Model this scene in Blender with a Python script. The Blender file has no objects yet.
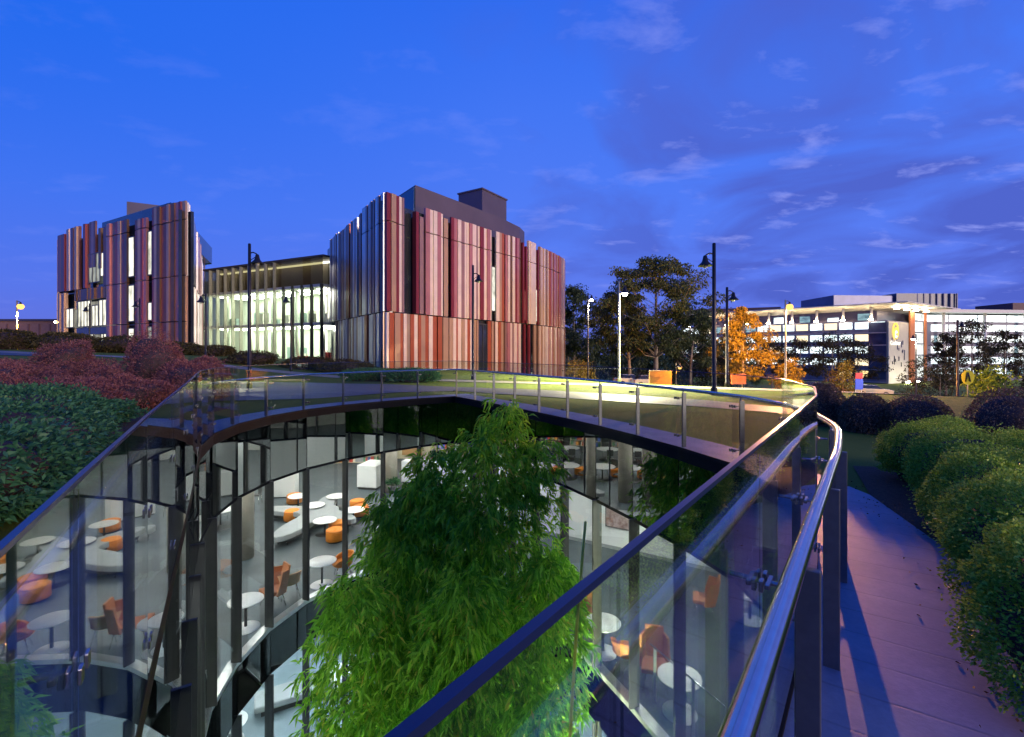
import bpy, bmesh, math, random
import numpy as np
from mathutils import Vector, Matrix
PI = math.pi
R = math.radians
scene = bpy.context.scene
COL = scene.collection
rng = np.random.default_rng(7)
random.seed(7)
CAMZ = 1.65

# ---------------------------------------------------------------- materials
def new_mat(name):
    m = bpy.data.materials.new(name); m.use_nodes = True
    nt = m.node_tree; nt.nodes.clear()
    out = nt.nodes.new('ShaderNodeOutputMaterial')
    return m, nt, out

def N(nt, typ, **kw):
    n = nt.nodes.new(typ)
    for k, v in kw.items():
        if hasattr(n, k): setattr(n, k, v)
        else: n.inputs[k.replace('_', ' ')].default_value = v
    return n

def mathn(nt, op, a, b=None, clamp=False):
    n = nt.nodes.new('ShaderNodeMath'); n.operation = op; n.use_clamp = clamp
    for i, v in enumerate((a, b)):
        if v is None: continue
        if isinstance(v, (int, float)): n.inputs[i].default_value = v
        else: nt.links.new(v, n.inputs[i])
    return n.outputs[0]

def mixc(nt, fac, a, b, mode='MIX'):
    n = nt.nodes.new('ShaderNodeMix'); n.data_type = 'RGBA'; n.blend_type = mode
    for i, v in ((0, fac), (6, a), (7, b)):
        if isinstance(v, (int, float)): n.inputs[i].default_value = v
        elif isinstance(v, tuple): n.inputs[i].default_value = (*v[:3], 1)
        else: nt.links.new(v, n.inputs[i])
    return n.outputs[2]

def noise(nt, scale, detail=4, rough=.55, vec=None, dist=0):
    n = nt.nodes.new('ShaderNodeTexNoise')
    n.inputs['Scale'].default_value = scale; n.inputs['Detail'].default_value = detail
    n.inputs['Roughness'].default_value = rough; n.inputs['Distortion'].default_value = dist
    if vec is not None: nt.links.new(vec, n.inputs['Vector'])
    return n.outputs['Fac']

def ramp(nt, fac, stops):
    n = nt.nodes.new('ShaderNodeValToRGB')
    e = n.color_ramp.elements
    while len(e) < len(stops): e.new(.5)
    for el, (p, c) in zip(e, stops):
        el.position = p; el.color = (*c, 1) if len(c) == 3 else c
    nt.links.new(fac, n.inputs[0])
    return n.outputs[0]

def objco(nt):
    return nt.nodes.new('ShaderNodeTexCoord').outputs['Object']

MATS = {}
def mat(name, col, rough=.5, metal=0., var=.15, nscale=6., bump=0., bscale=40., spec=.5, col2=None, coat=0.):
    if name in MATS: return MATS[name]
    m, nt, out = new_mat(name)
    b = nt.nodes.new('ShaderNodeBsdfPrincipled')
    oc = objco(nt)
    nz = noise(nt, nscale, 5, .6, oc)
    c2 = col2 or tuple(min(1, c * (1 + var)) for c in col)
    c1 = tuple(c * (1 - var) for c in col)
    r = ramp(nt, nz, [(.3, c1), (.7, c2)])
    nt.links.new(r, b.inputs['Base Color'])
    b.inputs['Roughness'].default_value = rough
    b.inputs['Metallic'].default_value = metal
    b.inputs['Specular IOR Level'].default_value = spec
    b.inputs['Coat Weight'].default_value = coat
    if bump > 0:
        bn = nt.nodes.new('ShaderNodeBump'); bn.inputs['Strength'].default_value = bump
        bn.inputs['Distance'].default_value = .02
        nt.links.new(noise(nt, bscale, 6, .6, oc), bn.inputs['Height'])
        nt.links.new(bn.outputs[0], b.inputs['Normal'])
    nt.links.new(b.outputs[0], out.inputs[0])
    MATS[name] = m
    return m

def emit_mat(name, col, strength):
    if name in MATS: return MATS[name]
    m, nt, out = new_mat(name)
    e = nt.nodes.new('ShaderNodeEmission')
    e.inputs[0].default_value = (*col, 1); e.inputs[1].default_value = strength
    nt.links.new(e.outputs[0], out.inputs[0]); MATS[name] = m
    return m

def glass_mat(name, tint=(.9, .94, .93), f0=.04, fmul=1.0, gcol=(1, 1, 1), base=0.0, rough=0.0):
    """clear sheet glass: Schlick reflection over straight transmission"""
    if name in MATS: return MATS[name]
    m, nt, out = new_mat(name)
    lw = nt.nodes.new('ShaderNodeLayerWeight'); lw.inputs[0].default_value = .5
    p = mathn(nt, 'POWER', lw.outputs['Facing'], 5.0)
    f = mathn(nt, 'MULTIPLY', p, (1 - f0) * fmul)
    f = mathn(nt, 'ADD', f, f0 + base, True)
    t = nt.nodes.new('ShaderNodeBsdfTransparent'); t.inputs[0].default_value = (*tint, 1)
    g = nt.nodes.new('ShaderNodeBsdfGlossy'); g.inputs['Color'].default_value = (*gcol, 1)
    g.inputs['Roughness'].default_value = rough
    mx = nt.nodes.new('ShaderNodeMixShader')
    nt.links.new(f, mx.inputs[0]); nt.links.new(t.outputs[0], mx.inputs[1]); nt.links.new(g.outputs[0], mx.inputs[2])
    nt.links.new(mx.outputs[0], out.inputs[0]); MATS[name] = m
    return m

def leaf_mat(name, stops, trans=.35, rough=.5, tcol=None):
    if name in MATS: return MATS[name]
    m, nt, out = new_mat(name)
    geo = nt.nodes.new('ShaderNodeNewGeometry')
    oc = objco(nt)
    nz = noise(nt, 1.3, 3, .5, oc)
    v = mathn(nt, 'ADD', mathn(nt, 'MULTIPLY', geo.outputs['Random Per Island'], .65), mathn(nt, 'MULTIPLY', nz, .5))
    c = ramp(nt, v, stops)
    b = nt.nodes.new('ShaderNodeBsdfPrincipled'); b.inputs['Roughness'].default_value = rough
    b.inputs['Specular IOR Level'].default_value = .2
    nt.links.new(c, b.inputs['Base Color'])
    t = nt.nodes.new('ShaderNodeBsdfTranslucent'); nt.links.new(c, t.inputs[0])
    mx = nt.nodes.new('ShaderNodeMixShader'); mx.inputs[0].default_value = trans
    nt.links.new(b.outputs[0], mx.inputs[1]); nt.links.new(t.outputs[0], mx.inputs[2])
    nt.links.new(mx.outputs[0], out.inputs[0]); MATS[name] = m
    return m

# ---------------------------------------------------------------- mesh builder
class MB:
    def __init__(s): s.v = []; s.f = []; s.m = []; s.sm = []
    def add(s, vs, fs, mi=0, smooth=False):
        o = len(s.v); s.v += [tuple(p) for p in vs]
        for f in fs: s.f.append(tuple(o + i for i in f)); s.m.append(mi); s.sm.append(smooth)
    def box(s, c, d, rz=0, mi=0, M=None):
        hx, hy, hz = d[0] / 2, d[1] / 2, d[2] / 2
        ca, sa = math.cos(rz), math.sin(rz)
        vs = []
        for z in (-hz, hz):
            for x, y in ((-hx, -hy), (hx, -hy), (hx, hy), (-hx, hy)):
                p = Vector((c[0] + x * ca - y * sa, c[1] + x * sa + y * ca, c[2] + z))
                vs.append(M @ p if M else p)
        s.add(vs, [(3, 2, 1, 0), (4, 5, 6, 7), (0, 1, 5, 4), (1, 2, 6, 5), (2, 3, 7, 6), (3, 0, 4, 7)], mi)
    def prism(s, poly, z0, z1, mi=0, zf=None):
        n = len(poly)
        vs = [(p[0], p[1], z0) for p in poly] + [(p[0], p[1], z1) for p in poly]
        fs = [tuple(range(n - 1, -1, -1)), tuple(range(n, 2 * n))]
        fs += [(i, (i + 1) % n, n + (i + 1) % n, n + i) for i in range(n)]
        s.add(vs, fs, mi)
    def wallseg(s, a, b, z0, z1, th, off=0., mi=0, ext=0.):
        """vertical slab along plan segment a-b; off = outward shift (right-hand side of a->b) of its outer face, th inwards"""
        a = Vector(a[:2]); b = Vector(b[:2]); t = (b - a).normalized(); n = Vector((t.y, -t.x))
        a = a - t * ext; b = b + t * ext
        p = [a + n * off, b + n * off, b + n * (off - th), a + n * (off - th)]
        s.prism([(q.x, q.y) for q in reversed(p)] if False else [(q.x, q.y) for q in p], z0, z1, mi)
    def tube(s, pts, r, n=10, mi=0, closed=False, caps=True, smooth=True):
        pts = [Vector(p) for p in pts]; k = len(pts)
        rr = r if isinstance(r, (list, tuple)) else [r] * k
        vs = []; up = None
        for i, p in enumerate(pts):
            if closed: t = pts[(i + 1) % k] - pts[i - 1]
            else: t = pts[min(i + 1, k - 1)] - pts[max(i - 1, 0)]
            t.normalize()
            if up is None:
                up = Vector((0, 0, 1)) if abs(t.z) < .9 else Vector((1, 0, 0))
            a = t.cross(up); 
            if a.length < 1e-5: a = t.orthogonal()
            a.normalize(); b = a.cross(t).normalized(); up = b
            for j in range(n):
                th = 2 * PI * j / n
                vs.append(p + (a * math.cos(th) + b * math.sin(th)) * rr[i])
        fs = []
        for i in range(k if closed else k - 1):
            for j in range(n):
                i2 = (i + 1) % k
                fs.append((i * n + j, i2 * n + j, i2 * n + (j + 1) % n, i * n + (j + 1) % n))
        s.add(vs, fs, mi, smooth)
        if not closed and caps:
            o = len(s.v) - len(vs)
            s.f.append(tuple(o + j for j in range(n))); s.m.append(mi); s.sm.append(False)
            s.f.append(tuple(o + (k - 1) * n + j for j in range(n - 1, -1, -1))); s.m.append(mi); s.sm.append(False)
    def lathe(s, prof, c=(0, 0, 0), n=20, mi=0, smooth=True, sx=1., sy=1.):
        vs = []
        for r, z in prof:
            for j in range(n):
                th = 2 * PI * j / n
                vs.append((c[0] + r * sx * math.cos(th), c[1] + r * sy * math.sin(th), c[2] + z))
        fs = []
        for i in range(len(prof) - 1):
            for j in range(n):
                fs.append((i * n + j, i * n + (j + 1) % n, (i + 1) * n + (j + 1) % n, (i + 1) * n + j))
        s.add(vs, fs, mi, smooth)
        o = len(s.v) - len(vs)
        if prof[0][0] > 1e-4: s.f.append(tuple(o + j for j in range(n - 1, -1, -1))); s.m.append(mi); s.sm.append(False)
        if prof[-1][0] > 1e-4: s.f.append(tuple(o + (len(prof) - 1) * n + j for j in range(n))); s.m.append(mi); s.sm.append(False)
    def build(s, name, mats, parent=None, loc=(0, 0, 0), bevel=0.):
        me = bpy.data.meshes.new(name)
        me.from_pydata([tuple(p) for p in s.v], [], s.f)
        for m in (mats if isinstance(mats, (list, tuple)) else [mats]): me.materials.append(m)
        me.polygons.foreach_set('material_index', s.m)
        me.polygons.foreach_set('use_smooth', s.sm)
        me.update()
        o = bpy.data.objects.new(name, me); COL.objects.link(o)
        o.location = loc
        if parent: o.parent = parent
        if bevel > 0:
            bv = o.modifiers.new('bevel', 'BEVEL'); bv.width = bevel; bv.segments = 2; bv.limit_method = 'ANGLE'; bv.angle_limit = R(40)
        return o

def tag(o, label, cat, group=None, kind=None):
    if label: o['label'] = label
    if cat: o['category'] = cat
    if group: o['group'] = group
    if kind: o['kind'] = kind
    return o
def thing(name, label, cat, loc=(0, 0, 0), rz=0, group=None):
    o = bpy.data.objects.new(name, None); COL.objects.link(o)
    o.empty_display_size = .2
    o.location = loc; o.rotation_euler = (0, 0, rz)
    return tag(o, label, cat, group)
def struct(o): o['kind'] = 'structure'; return o
def kids(o): return [c for c in bpy.data.objects if c.parent == o]
def dup(root, loc, rz=0, label=None, scale=None):
    def cp(o, par):
        c = o.copy(); COL.objects.link(c)
        if par: c.parent = par
        for ch in kids(o): cp(ch, c)
        return c
    ch0 = cp(root, None)
    ch0.location = loc; ch0.rotation_euler = (0, 0, rz)
    if scale: ch0.scale = (scale, scale, scale) if isinstance(scale, (int, float)) else scale
    if label: ch0['label'] = label
    return ch0

def leaf_object(name, P, D, L, W, m, parent=None, loc=(0, 0, 0), droop=.25, extra=None):
    """P base points, D unit directions, L lengths, W widths -> one mesh of folded leaf quads"""
    n = len(P)
    rv = rng.normal(size=(n, 3)); S = np.cross(D, rv); S /= np.linalg.norm(S, axis=1)[:, None] + 1e-9
    L = np.broadcast_to(np.asarray(L, float), (n,))[:, None]; W = np.broadcast_to(np.asarray(W, float), (n,))[:, None]
    mid = P + D * L * .45
    tip = P + D * L; tip[:, 2] -= droop * L[:, 0]
    Nn = np.cross(S, D)
    v = np.stack([P, mid + S * W * .5 + Nn * W * .12, tip, mid - S * W * .5 + Nn * W * .12], axis=1).reshape(-1, 3)
    f = np.arange(n * 4, dtype=np.int32)
    if extra is not None:
        ev, ef = extra
        base = n * 4
    me = bpy.data.meshes.new(name)
    me.vertices.add(n * 4); me.vertices.foreach_set('co', v.astype(np.float32).ravel())
    me.loops.add(n * 4); me.loops.foreach_set('vertex_index', f)
    me.polygons.add(n); me.polygons.foreach_set('loop_start', np.arange(0, n * 4, 4, dtype=np.int32))
    me.materials.append(m)
    me.update(calc_edges=True); me.validate()
    o = bpy.data.objects.new(name, me); COL.objects.link(o); o.location = loc
    if parent: o.parent = parent
    return o
def unit(a): return a / (np.linalg.norm(a, axis=1)[:, None] + 1e-9)
def sph(n): return unit(rng.normal(size=(n, 3)))

# ---------------------------------------------------------------- terrain height
def sm(t): t = max(0., min(1., t)); return t * t * (3 - 2 * t)
def tz(x, y):
    rise = (1.4 * sm((-x - 9) / 21) + .5 * sm((-x - 28) / 15)) * (1 - sm((y - 47) / 15))
    u = .55 * x + .83 * y
    w = sm((x + 20) / 40)
    fall = .075 * max(0., u - 24) * w
    if fall > 6: fall = 6 + (1 - math.exp(-(fall - 6) / 2.5)) * 2.5
    return rise - fall
# ================================================================ COURTYARD OUTLINE
def catmull(pts, sub=8):
    P = [Vector(p) for p in pts]; out = []
    P = [P[0] * 2 - P[1]] + P + [P[-1] * 2 - P[-2]]
    for i in range(1, len(P) - 2):
        for k in range(sub):
            t = k / sub; a, b, c, d = P[i - 1:i + 3]
            out.append(.5 * ((2 * b) + (c - a) * t + (2 * a - 5 * b + 4 * c - d) * t * t + (3 * b - a - 3 * c + d) * t ** 3))
    out.append(P[-2]); return out
def resample(pts, n):
    L = [0]
    for a, b in zip(pts, pts[1:]): L.append(L[-1] + (b - a).length)
    out = []
    for k in range(n + 1):
        s = L[-1] * k / n; i = 0
        while i < len(L) - 2 and L[i + 1] < s: i += 1
        t = (s - L[i]) / max(1e-9, L[i + 1] - L[i]); out.append(pts[i].lerp(pts[i + 1], t))
    return out
APEX = (-.37, .02); FAR = (-2.1, 17.6)
RIGHT = catmull([APEX, (.93, 1.76), (2.225, 3.5), (2.73, 4.3), (3.1, 5.25), (3.25, 6.2), (3.2, 7.0), (2.85, 8.2), (2.4, 9.4), (1.85, 10.7), (1.2, 12.0), (.3, 13.6), (-.8, 15.5), FAR])
LEFT = catmull([APEX, (-1.85, 2.43), (-3.6, 5.35), (-5.35, 8.25), (-5.95, 9.6), (-6.2, 10.9), (-6.17, 12.2), (-5.8, 13.6), (-5.05, 14.9), (-4.2, 15.9), (-3.2, 16.85), FAR])
NR, NL = 16, 15
def resample_at(pts, ss):
    L = [0]
    for a, b in zip(pts, pts[1:]): L.append(L[-1] + (b - a).length)
    out = []
    for s in ss:
        i = 0
        while i < len(L) - 2 and L[i + 1] < s: i += 1
        t = (s - L[i]) / max(1e-9, L[i + 1] - L[i]); out.append(pts[i].lerp(pts[i + 1], t))
    return out
_len = sum((b - a).length for a, b in zip(RIGHT, RIGHT[1:]))
_near = [0, .9, 2.05, 3.2, 4.35, 5.4]
NR = len(_near) - 1 + 11
RC = resample_at(RIGHT, _near + [5.4 + (_len - 5.4) * k / 11 for k in range(1, 12)]); LC = resample(LEFT, NL)
LOOP = RC + list(reversed(LC[1:-1]))           # counter-clockwise
NLOOP = len(LOOP)
def offs(loop, d):
    n = len(loop); out = []
    for i in range(n):
        a = (loop[i] - loop[i - 1]).normalized(); b = (loop[(i + 1) % n] - loop[i]).normalized()
        na = Vector((a.y, -a.x)); nb = Vector((b.y, -b.x))
        out.append(loop[i] + (na + nb) / (1 + na.dot(nb)) * d)
    return out
def ring_sheet(name, m, inner, outer, z, zi=None):
    mb = MB(); n = len(inner)
    vs = [(p.x, p.y, z) for p in inner] + [(p.x, p.y, z) for p in outer]
    mb.add(vs, [(i, n + i, n + (i + 1) % n, (i + 1) % n) for i in range(n)])
    return mb.build(name, m)
def ring_slab(mb, inner, outer, z0, z1, mi=0):
    n = len(inner)
    vs = [(p[0], p[1], z) for z in (z0, z1) for q in (inner, outer) for p in q]
    fs = []
    for i in range(n):
        j = (i + 1) % n
        a0, b0, a1, b1 = i, n + i, 2 * n + i, 3 * n + i
        A0, B0, A1, B1 = j, n + j, 2 * n + j, 3 * n + j
        fs += [(a1, b1, B1, A1), (a0, A0, B0, b0), (a0, a1, A1, A0), (b0, B0, B1, b1)]
    mb.add(vs, fs, mi)

# ---------------------------------------------------------------- materials here
M_steel = mat('brushed_steel', (.62, .62, .64), .16, 1.0, .06, 30)
M_post = mat('post_steel', (.16, .165, .18), .4, .8, .1, 20)
M_clamp = mat('clamp_steel', (.3, .3, .33), .25, 1.0, .05)
M_cap = mat('edge_channel', (.012, .022, .075), .3, .2, .06)
M_glass = glass_mat('balustrade_glass', (.88, .915, .9), .045, 1.25)
M_pane = glass_mat('facade_glass', (.94, .97, .96))
M_mull = mat('mullion_grey', (.04, .042, .043), .42, .35, .15, 4)
M_alu = mat('aluminium_sill', (.6, .62, .63), .35, .8, .08)
M_black = mat('black_metal', (.006, .006, .007), .7, 0, .2, spec=.12)
M_spand = glass_mat('spandrel_glass', (.02, .022, .025), .3, 1.0, (.74, .76, .78), .24)
M_spand2 = glass_mat('dark_edge_glass', (.02, .022, .025), .05, 1.0, (.7, .75, .75), .02)
# the tinted sheet is backed by black board
M_conc = mat('pale_concrete', (.42, .42, .41), .7, 0, .08, 3)
M_white = mat('white_paint', (.78, .79, .78), .5, 0, .03, 2)
M_floor = mat('grey_carpet', (.06, .078, .09), .55, 0, .25, 1.2, .15, 60)
M_floor2 = mat('blue_grey_floor', (.2, .26, .3), .55, 0, .12, 1.0)
M_ceil = mat('ceiling_board', (.6, .6, .58), .8, 0, .04)

# ================================================================ SUNKEN LIBRARY
bld = thing('sunken_library', 'two storey glass walled library rooms sunk around the leaf shaped courtyard below the path', 'building', (-1.5, 9, 0))
BO = Vector((-1.5, 9, 0))
def bpart(mb, name, m, parent=bld, **k):
    mb.v = [tuple(Vector(v) - BO) for v in mb.v]
    return mb.build(name, m, parent, **k)
Z1, Z1B, ZC, Z2 = -5.45, -6.6, -1.65, -10.2
F0 = offs(LOOP, .04)          # plane of the facade glass
F1 = offs(LOOP, .1); F2 = offs(LOOP, .34)
RX0, RX1, RY0, RY1 = -27., 23., -9., 34.
def to_rect(p):
    c = Vector((-1.5, 9)); d = (p - c).normalized(); t = 1e9
    for lim, q, k in ((RX0, 0, -1), (RX1, 0, 1), (RY0, 1, -1), (RY1, 1, 1)):
        if d[q] * k > 1e-6: t = min(t, (lim - c[q]) / d[q])
    return c + d * t
RECT = [to_rect(p) for p in LOOP]
# the rectangle's corners are filled by a slightly larger plain frame of walls outside
mb = MB(); ring_slab(mb, F1, RECT, Z1 - .25, Z1); bpart(mb, 'reading_floor', M_floor)
mb = MB(); ring_slab(mb, F1, RECT, -1.5, -1.35); bpart(mb, 'ceiling', M_ceil)
mb = MB(); ring_slab(mb, F1, RECT, Z1B - .02, Z1B + .12); bpart(mb, 'lower_ceiling', M_ceil)
mb = MB(); ring_slab(mb, F1, RECT, Z2 - .2, Z2); bpart(mb, 'lower_floor', M_floor2)
rc = [p for p in RECT]
M_wallfar = mat('cream_wall', (.66, .6, .42), .7, 0, .05, 1)
for i in range(NLOOP):
    pass
mb = MB()
for i in range(NLOOP):
    a, b = RECT[i], RECT[(i + 1) % NLOOP]
    if (a - b).length > .01: mb.wallseg(a, b, Z2, -1.3, .2, .2)
bpart(mb, 'outer_wall', mat('room_wall', (.55, .55, .5), .7, 0, .08, .6))
# roof edge: thin dark slab nosing round the opening
mb = MB(); ring_slab(mb, offs(LOOP, .004), offs(LOOP, .12), -.2, -.02); bpart(mb, 'roof_edge', M_black)
mb = MB(); ring_slab(mb, offs(LOOP, -.012), offs(LOOP, -.002), -.02, .014); bpart(mb, 'edge_trim', mat('dark_trim', (.014, .012, .012), .7, 0, .15, spec=.12))
mb = MB(); ring_slab(mb, offs(LOOP, .06), offs(LOOP, .12), ZC, -.2); bpart(mb, 'spandrel_backing', M_black)
mb = MB(); ring_slab(mb, offs(LOOP, .06), offs(LOOP, .12), Z1B, Z1 - .06); bpart(mb, 'floor_edge', M_black)
mb = MB(); ring_slab(mb, offs(LOOP, .03), offs(LOOP, .24), Z1 - .05, Z1 + .06); bpart(mb, 'window_sill', M_alu)
mb = MB(); ring_slab(mb, offs(LOOP, .03), offs(LOOP, .14), ZC - .05, ZC + .02); bpart(mb, 'head_rail', M_black)
mb = MB(); ring_slab(mb, offs(LOOP, .0), offs(LOOP, .2), Z2, Z2 + .12); bpart(mb, 'lower_sill', M_alu)
for i in range(NLOOP):
    a, b = F0[i], F0[(i + 1) % NLOOP]; t = (b - a).normalized() * .012
    for nm, z0, z1, m in (('window_pane', Z1 + .05, ZC - .05, M_pane), ('lower_window_pane', Z2 + .1, Z1B, M_pane),
                          ('spandrel_panel', ZC + .02, -.2, M_spand), ('floor_edge_panel', Z1B, Z1 - .06, M_spand2)):
        mb = MB(); mb.wallseg(a + t, b - t, z0, z1, .014, 0.0); bpart(mb, nm, m)
    # deep mullion fin behind each joint
    p0 = offs(LOOP, -.06)[i]; p1 = offs(LOOP, .17)[i]
    d = (p1 - p0).normalized(); s = Vector((-d.y, d.x)) * .024
    for nm, z0, z1 in (('mullion', Z1 + .06, ZC - .0), ('lower_mullion', Z2 + .12, Z1B)):
        mb = MB(); pl = [p0 + s, p0 - s, p1 - s, p1 + s]
        ar = sum(pl[k].x * pl[(k + 1) % 4].y - pl[(k + 1) % 4].x * pl[k].y for k in range(4))
        if ar < 0: pl.reverse()
        mb.prism(pl, z0, z1); bpart(mb, nm, M_mull, bevel=.006)
# round columns of the reading room
for x, y, r in ((-9.3, 16.6, .34), (-10.3, 13.4, .36), (-14.5, 22.5, .34), (-6.2, 24.5, .34), (-1.5, 23.5, .34), (5.4, 20.5, .34), (-17, 17.5, .34), (8.2, 8.0, .34), (-11.5, 7.5, .34)):
    mb = MB(); mb.lathe([(r, Z1), (r, -1.5)], (x, y, 0), 24); bpart(mb, 'column', mat('column_concrete', (.34, .31, .26), .75, 0, .12, 2))
# fixed ceiling lights
M_tube = emit_mat('ceiling_light_glow', (1.0, .98, .93), 46)
M_tube2 = emit_mat('lower_light_glow', (.86, .97, 1.0), 60)
def inside_court(x, y, d=.8):
    for i in range(NLOOP):
        a, b = LOOP[i], LOOP[(i + 1) % NLOOP]; e = (b - a).normalized()
        if (Vector((x, y)) - a).dot(Vector((e.y, -e.x))) > d: return False
    return True
cnt = 0
for x in np.arange(-22, 20, 4.2):
    for y in np.arange(-3, 33, 4.4):
        if inside_court(x, y): continue
        if math.hypot(x + 1.5, (y - 9) * .8) > 22: continue
        mb = MB(); mb.box((x, y, -1.53), (1.5, .32, .05)); bpart(mb, 'ceiling_light', M_tube); cnt += 1
for x in np.arange(-14, 13, 4.5):
    for y in np.arange(-1, 24, 4.5):
        if inside_court(x, y, 1.0): continue
        if math.hypot(x + 1.5, y - 10) > 13.5: continue
        mb = MB(); mb.box((x, y, Z1B - .05), (1.6, .32, .05)); bpart(mb, 'lower_ceiling_light', M_tube2); cnt += 1
print('ceiling lights', cnt)
# inner partition walls
M_pw = mat('partition_white', (.78, .8, .8), .5, 0, .03, 1)
mb = MB(); mb.wallseg((-.6, 20.0), (9.5, 13.7), Z1, -1.5, .15, 0); bpart(mb, 'partition_wall', M_pw)
mb = MB(); mb.wallseg((-.6, 19.94), (9.5, 13.64), Z1, Z1 + .12, .02, .02); bpart(mb, 'skirting', mat('skirting_grey', (.3, .32, .34), .5))
mb = MB(); mb.wallseg((-15, 32.0), (2, 32.0), Z1, -1.5, .15, 0); bpart(mb, 'back_wall', M_wallfar)
# courtyard floor
mb = MB(); mb.prism([tuple(p) for p in offs(LOOP, .03)], Z2 - .4, Z2 - .02)
o = struct(mb.build('courtyard_ground', mat('dark_soil', (.035, .032, .022), .9, 0, .4, 5, .5, 20)))

# ================================================================ GLASS BALUSTRADE
bal = thing('glass_balustrade', 'frameless glass balustrade with tubular steel handrail and blade posts around the courtyard opening', 'balustrade', (0, 0, 0))
G0 = offs(LOOP, -.005)
for i in range(NLOOP):
    a, b = G0[i], G0[(i + 1) % NLOOP]; t = (b - a).normalized() * .006
    mb = MB(); mb.wallseg(a + t, b - t, .03, 1.325, .012, .006)
    g = mb.build('glass_panel', M_glass, bal)
CAPL = offs(LOOP, -.0125); CAPR = offs(LOOP, .0025)
mb = MB(); ring_slab(mb, CAPL, CAPR, 1.322, 1.334); mb.build('top_channel', M_cap, bal)
mb = MB(); ring_slab(mb, offs(LOOP, -.008), offs(LOOP, .008), .012, .032); mb.build('base_channel', M_black, bal)
H = offs(LOOP, .128)
hp = catmull([Vector((p.x, p.y, 1.0)) for p in H + [H[0]]], 4)
mb = MB(); mb.tube(hp, .027, 16); mb.build('handrail', M_steel, bal)
PO = offs(LOOP, .128)
for i in range(1, NLOOP):
    p = PO[i]; q = LOOP[i]; d = (p - q).normalized(); ang = math.atan2(d.y, d.x)
    if i == NR: pass
    mb = MB(); mb.box((p.x + d.x * .015, p.y + d.y * .015, .475), (.074, .03, .93), ang)
    po = mb.build('post', M_post, bal, bevel=.004)
    mb = MB()
    mb.tube([(p.x, p.y, .9), (p.x, p.y, .985)], .012, 8)
    mb.tube([(p.x + d.x * .0, p.y + d.y * .0, .94), (q.x + d.x * .02, q.y + d.y * .02, .94)], .009, 8, mi=0) if False else None
    mb.build('saddle', M_clamp, po)
    tn = Vector((-d.y, d.x))
    for z in (.86, .22):
        mb = MB()
        c = q + d * .03
        mb.tube([(p.x - d.x * .03, p.y - d.y * .03, z), (c.x, c.y, z)], .009, 8)
        for s in (-1, 1):
            e = q + tn * s * .035
            mb.box((e.x + d.x * .012, e.y + d.y * .012, z), (.014, .032, .04), ang)
            mb.box((e.x - d.x * .022, e.y - d.y * .022, z), (.01, .032, .04), ang)
        mb.box((c.x, c.y, z), (.016, .09, .018), ang)
        mb.build('glass_clamp', M_clamp, po, bevel=.003)
# ================================================================ GROUND SHEET
def grass_mat():
    m, nt, out = new_mat('mown_grass')
    b = nt.nodes.new('ShaderNodeBsdfPrincipled'); b.inputs['Roughness'].default_value = .9
    b.inputs['Specular IOR Level'].default_value = .15
    oc = objco(nt)
    n1 = noise(nt, .35, 4, .6, oc); n2 = noise(nt, 14, 6, .7, oc); n3 = noise(nt, 90, 3, .6, oc)
    c = ramp(nt, n1, [(.35, (.085, .15, .02)), (.65, (.17, .23, .032))])
    c = mixc(nt, mathn(nt, 'MULTIPLY', n2, .45), c, (.12, .1, .03))
    c = mixc(nt, .35, c, mixc(nt, n3, (.02, .035, .006), (.15, .2, .035)))
    nt.links.new(c, b.inputs['Base Color'])
    bn = nt.nodes.new('ShaderNodeBump'); bn.inputs['Strength'].default_value = .9; bn.inputs['Distance'].default_value = .03
    nt.links.new(noise(nt, 45, 6, .75, oc), bn.inputs['Height']); nt.links.new(bn.outputs[0], b.inputs['Normal'])
    nt.links.new(b.outputs[0], out.inputs[0]); return m
M_grass = grass_mat()
def path_mat(name, c1, c2, joint=.62, rot=0.6, rough=.55):
    """float-finished concrete: blotches, fine grain and dragged cross lines"""
    m, nt, out = new_mat(name)
    b = nt.nodes.new('ShaderNodeBsdfPrincipled'); b.inputs['Roughness'].default_value = rough
    oc = objco(nt)
    mp = nt.nodes.new('ShaderNodeMapping'); mp.inputs['Rotation'].default_value = (0, 0, rot); nt.links.new(oc, mp.inputs[0])
    n1 = noise(nt, 1.7, 6, .65, oc); n2 = noise(nt, 35, 5, .7, oc)
    c = ramp(nt, n1, [(.3, c1), (.7, c2)])
    c = mixc(nt, mathn(nt, 'MULTIPLY', n2, .6), c, tuple(x * .5 for x in c1))
    w = nt.nodes.new('ShaderNodeTexWave'); w.wave_type = 'BANDS'; w.bands_direction = 'Y'; w.wave_profile = 'SIN'
    w.inputs['Scale'].default_value = joint; w.inputs['Distortion'].default_value = .5; w.inputs['Detail'].default_value = 5
    w.inputs['Detail Scale'].default_value = 1.6
    nt.links.new(mp.outputs[0], w.inputs[0])
    line = mathn(nt, 'POWER', w.outputs['Fac'], 160)
    line = mathn(nt, 'MULTIPLY', line, mathn(nt, 'MULTIPLY', noise(nt, 3.1, 3, .6, oc), .75))
    c = mixc(nt, line, c, tuple(x * .3 for x in c1))
    nt.links.new(c, b.inputs['Base Color'])
    hh = mathn(nt, 'SUBTRACT', mathn(nt, 'MULTIPLY', n2, .6), line)
    bn = nt.nodes.new('ShaderNodeBump'); bn.inputs['Strength'].default_value = .35; bn.inputs['Distance'].default_value = .006
    nt.links.new(hh, bn.inputs['Height']); nt.links.new(bn.outputs[0], b.inputs['Normal'])
    nt.links.new(b.outputs[0], out.inputs[0]); return m
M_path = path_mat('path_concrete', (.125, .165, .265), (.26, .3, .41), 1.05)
M_asph = mat('road_asphalt', (.06, .06, .065), .6, 0, .2, 3, .3, 80)
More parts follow.
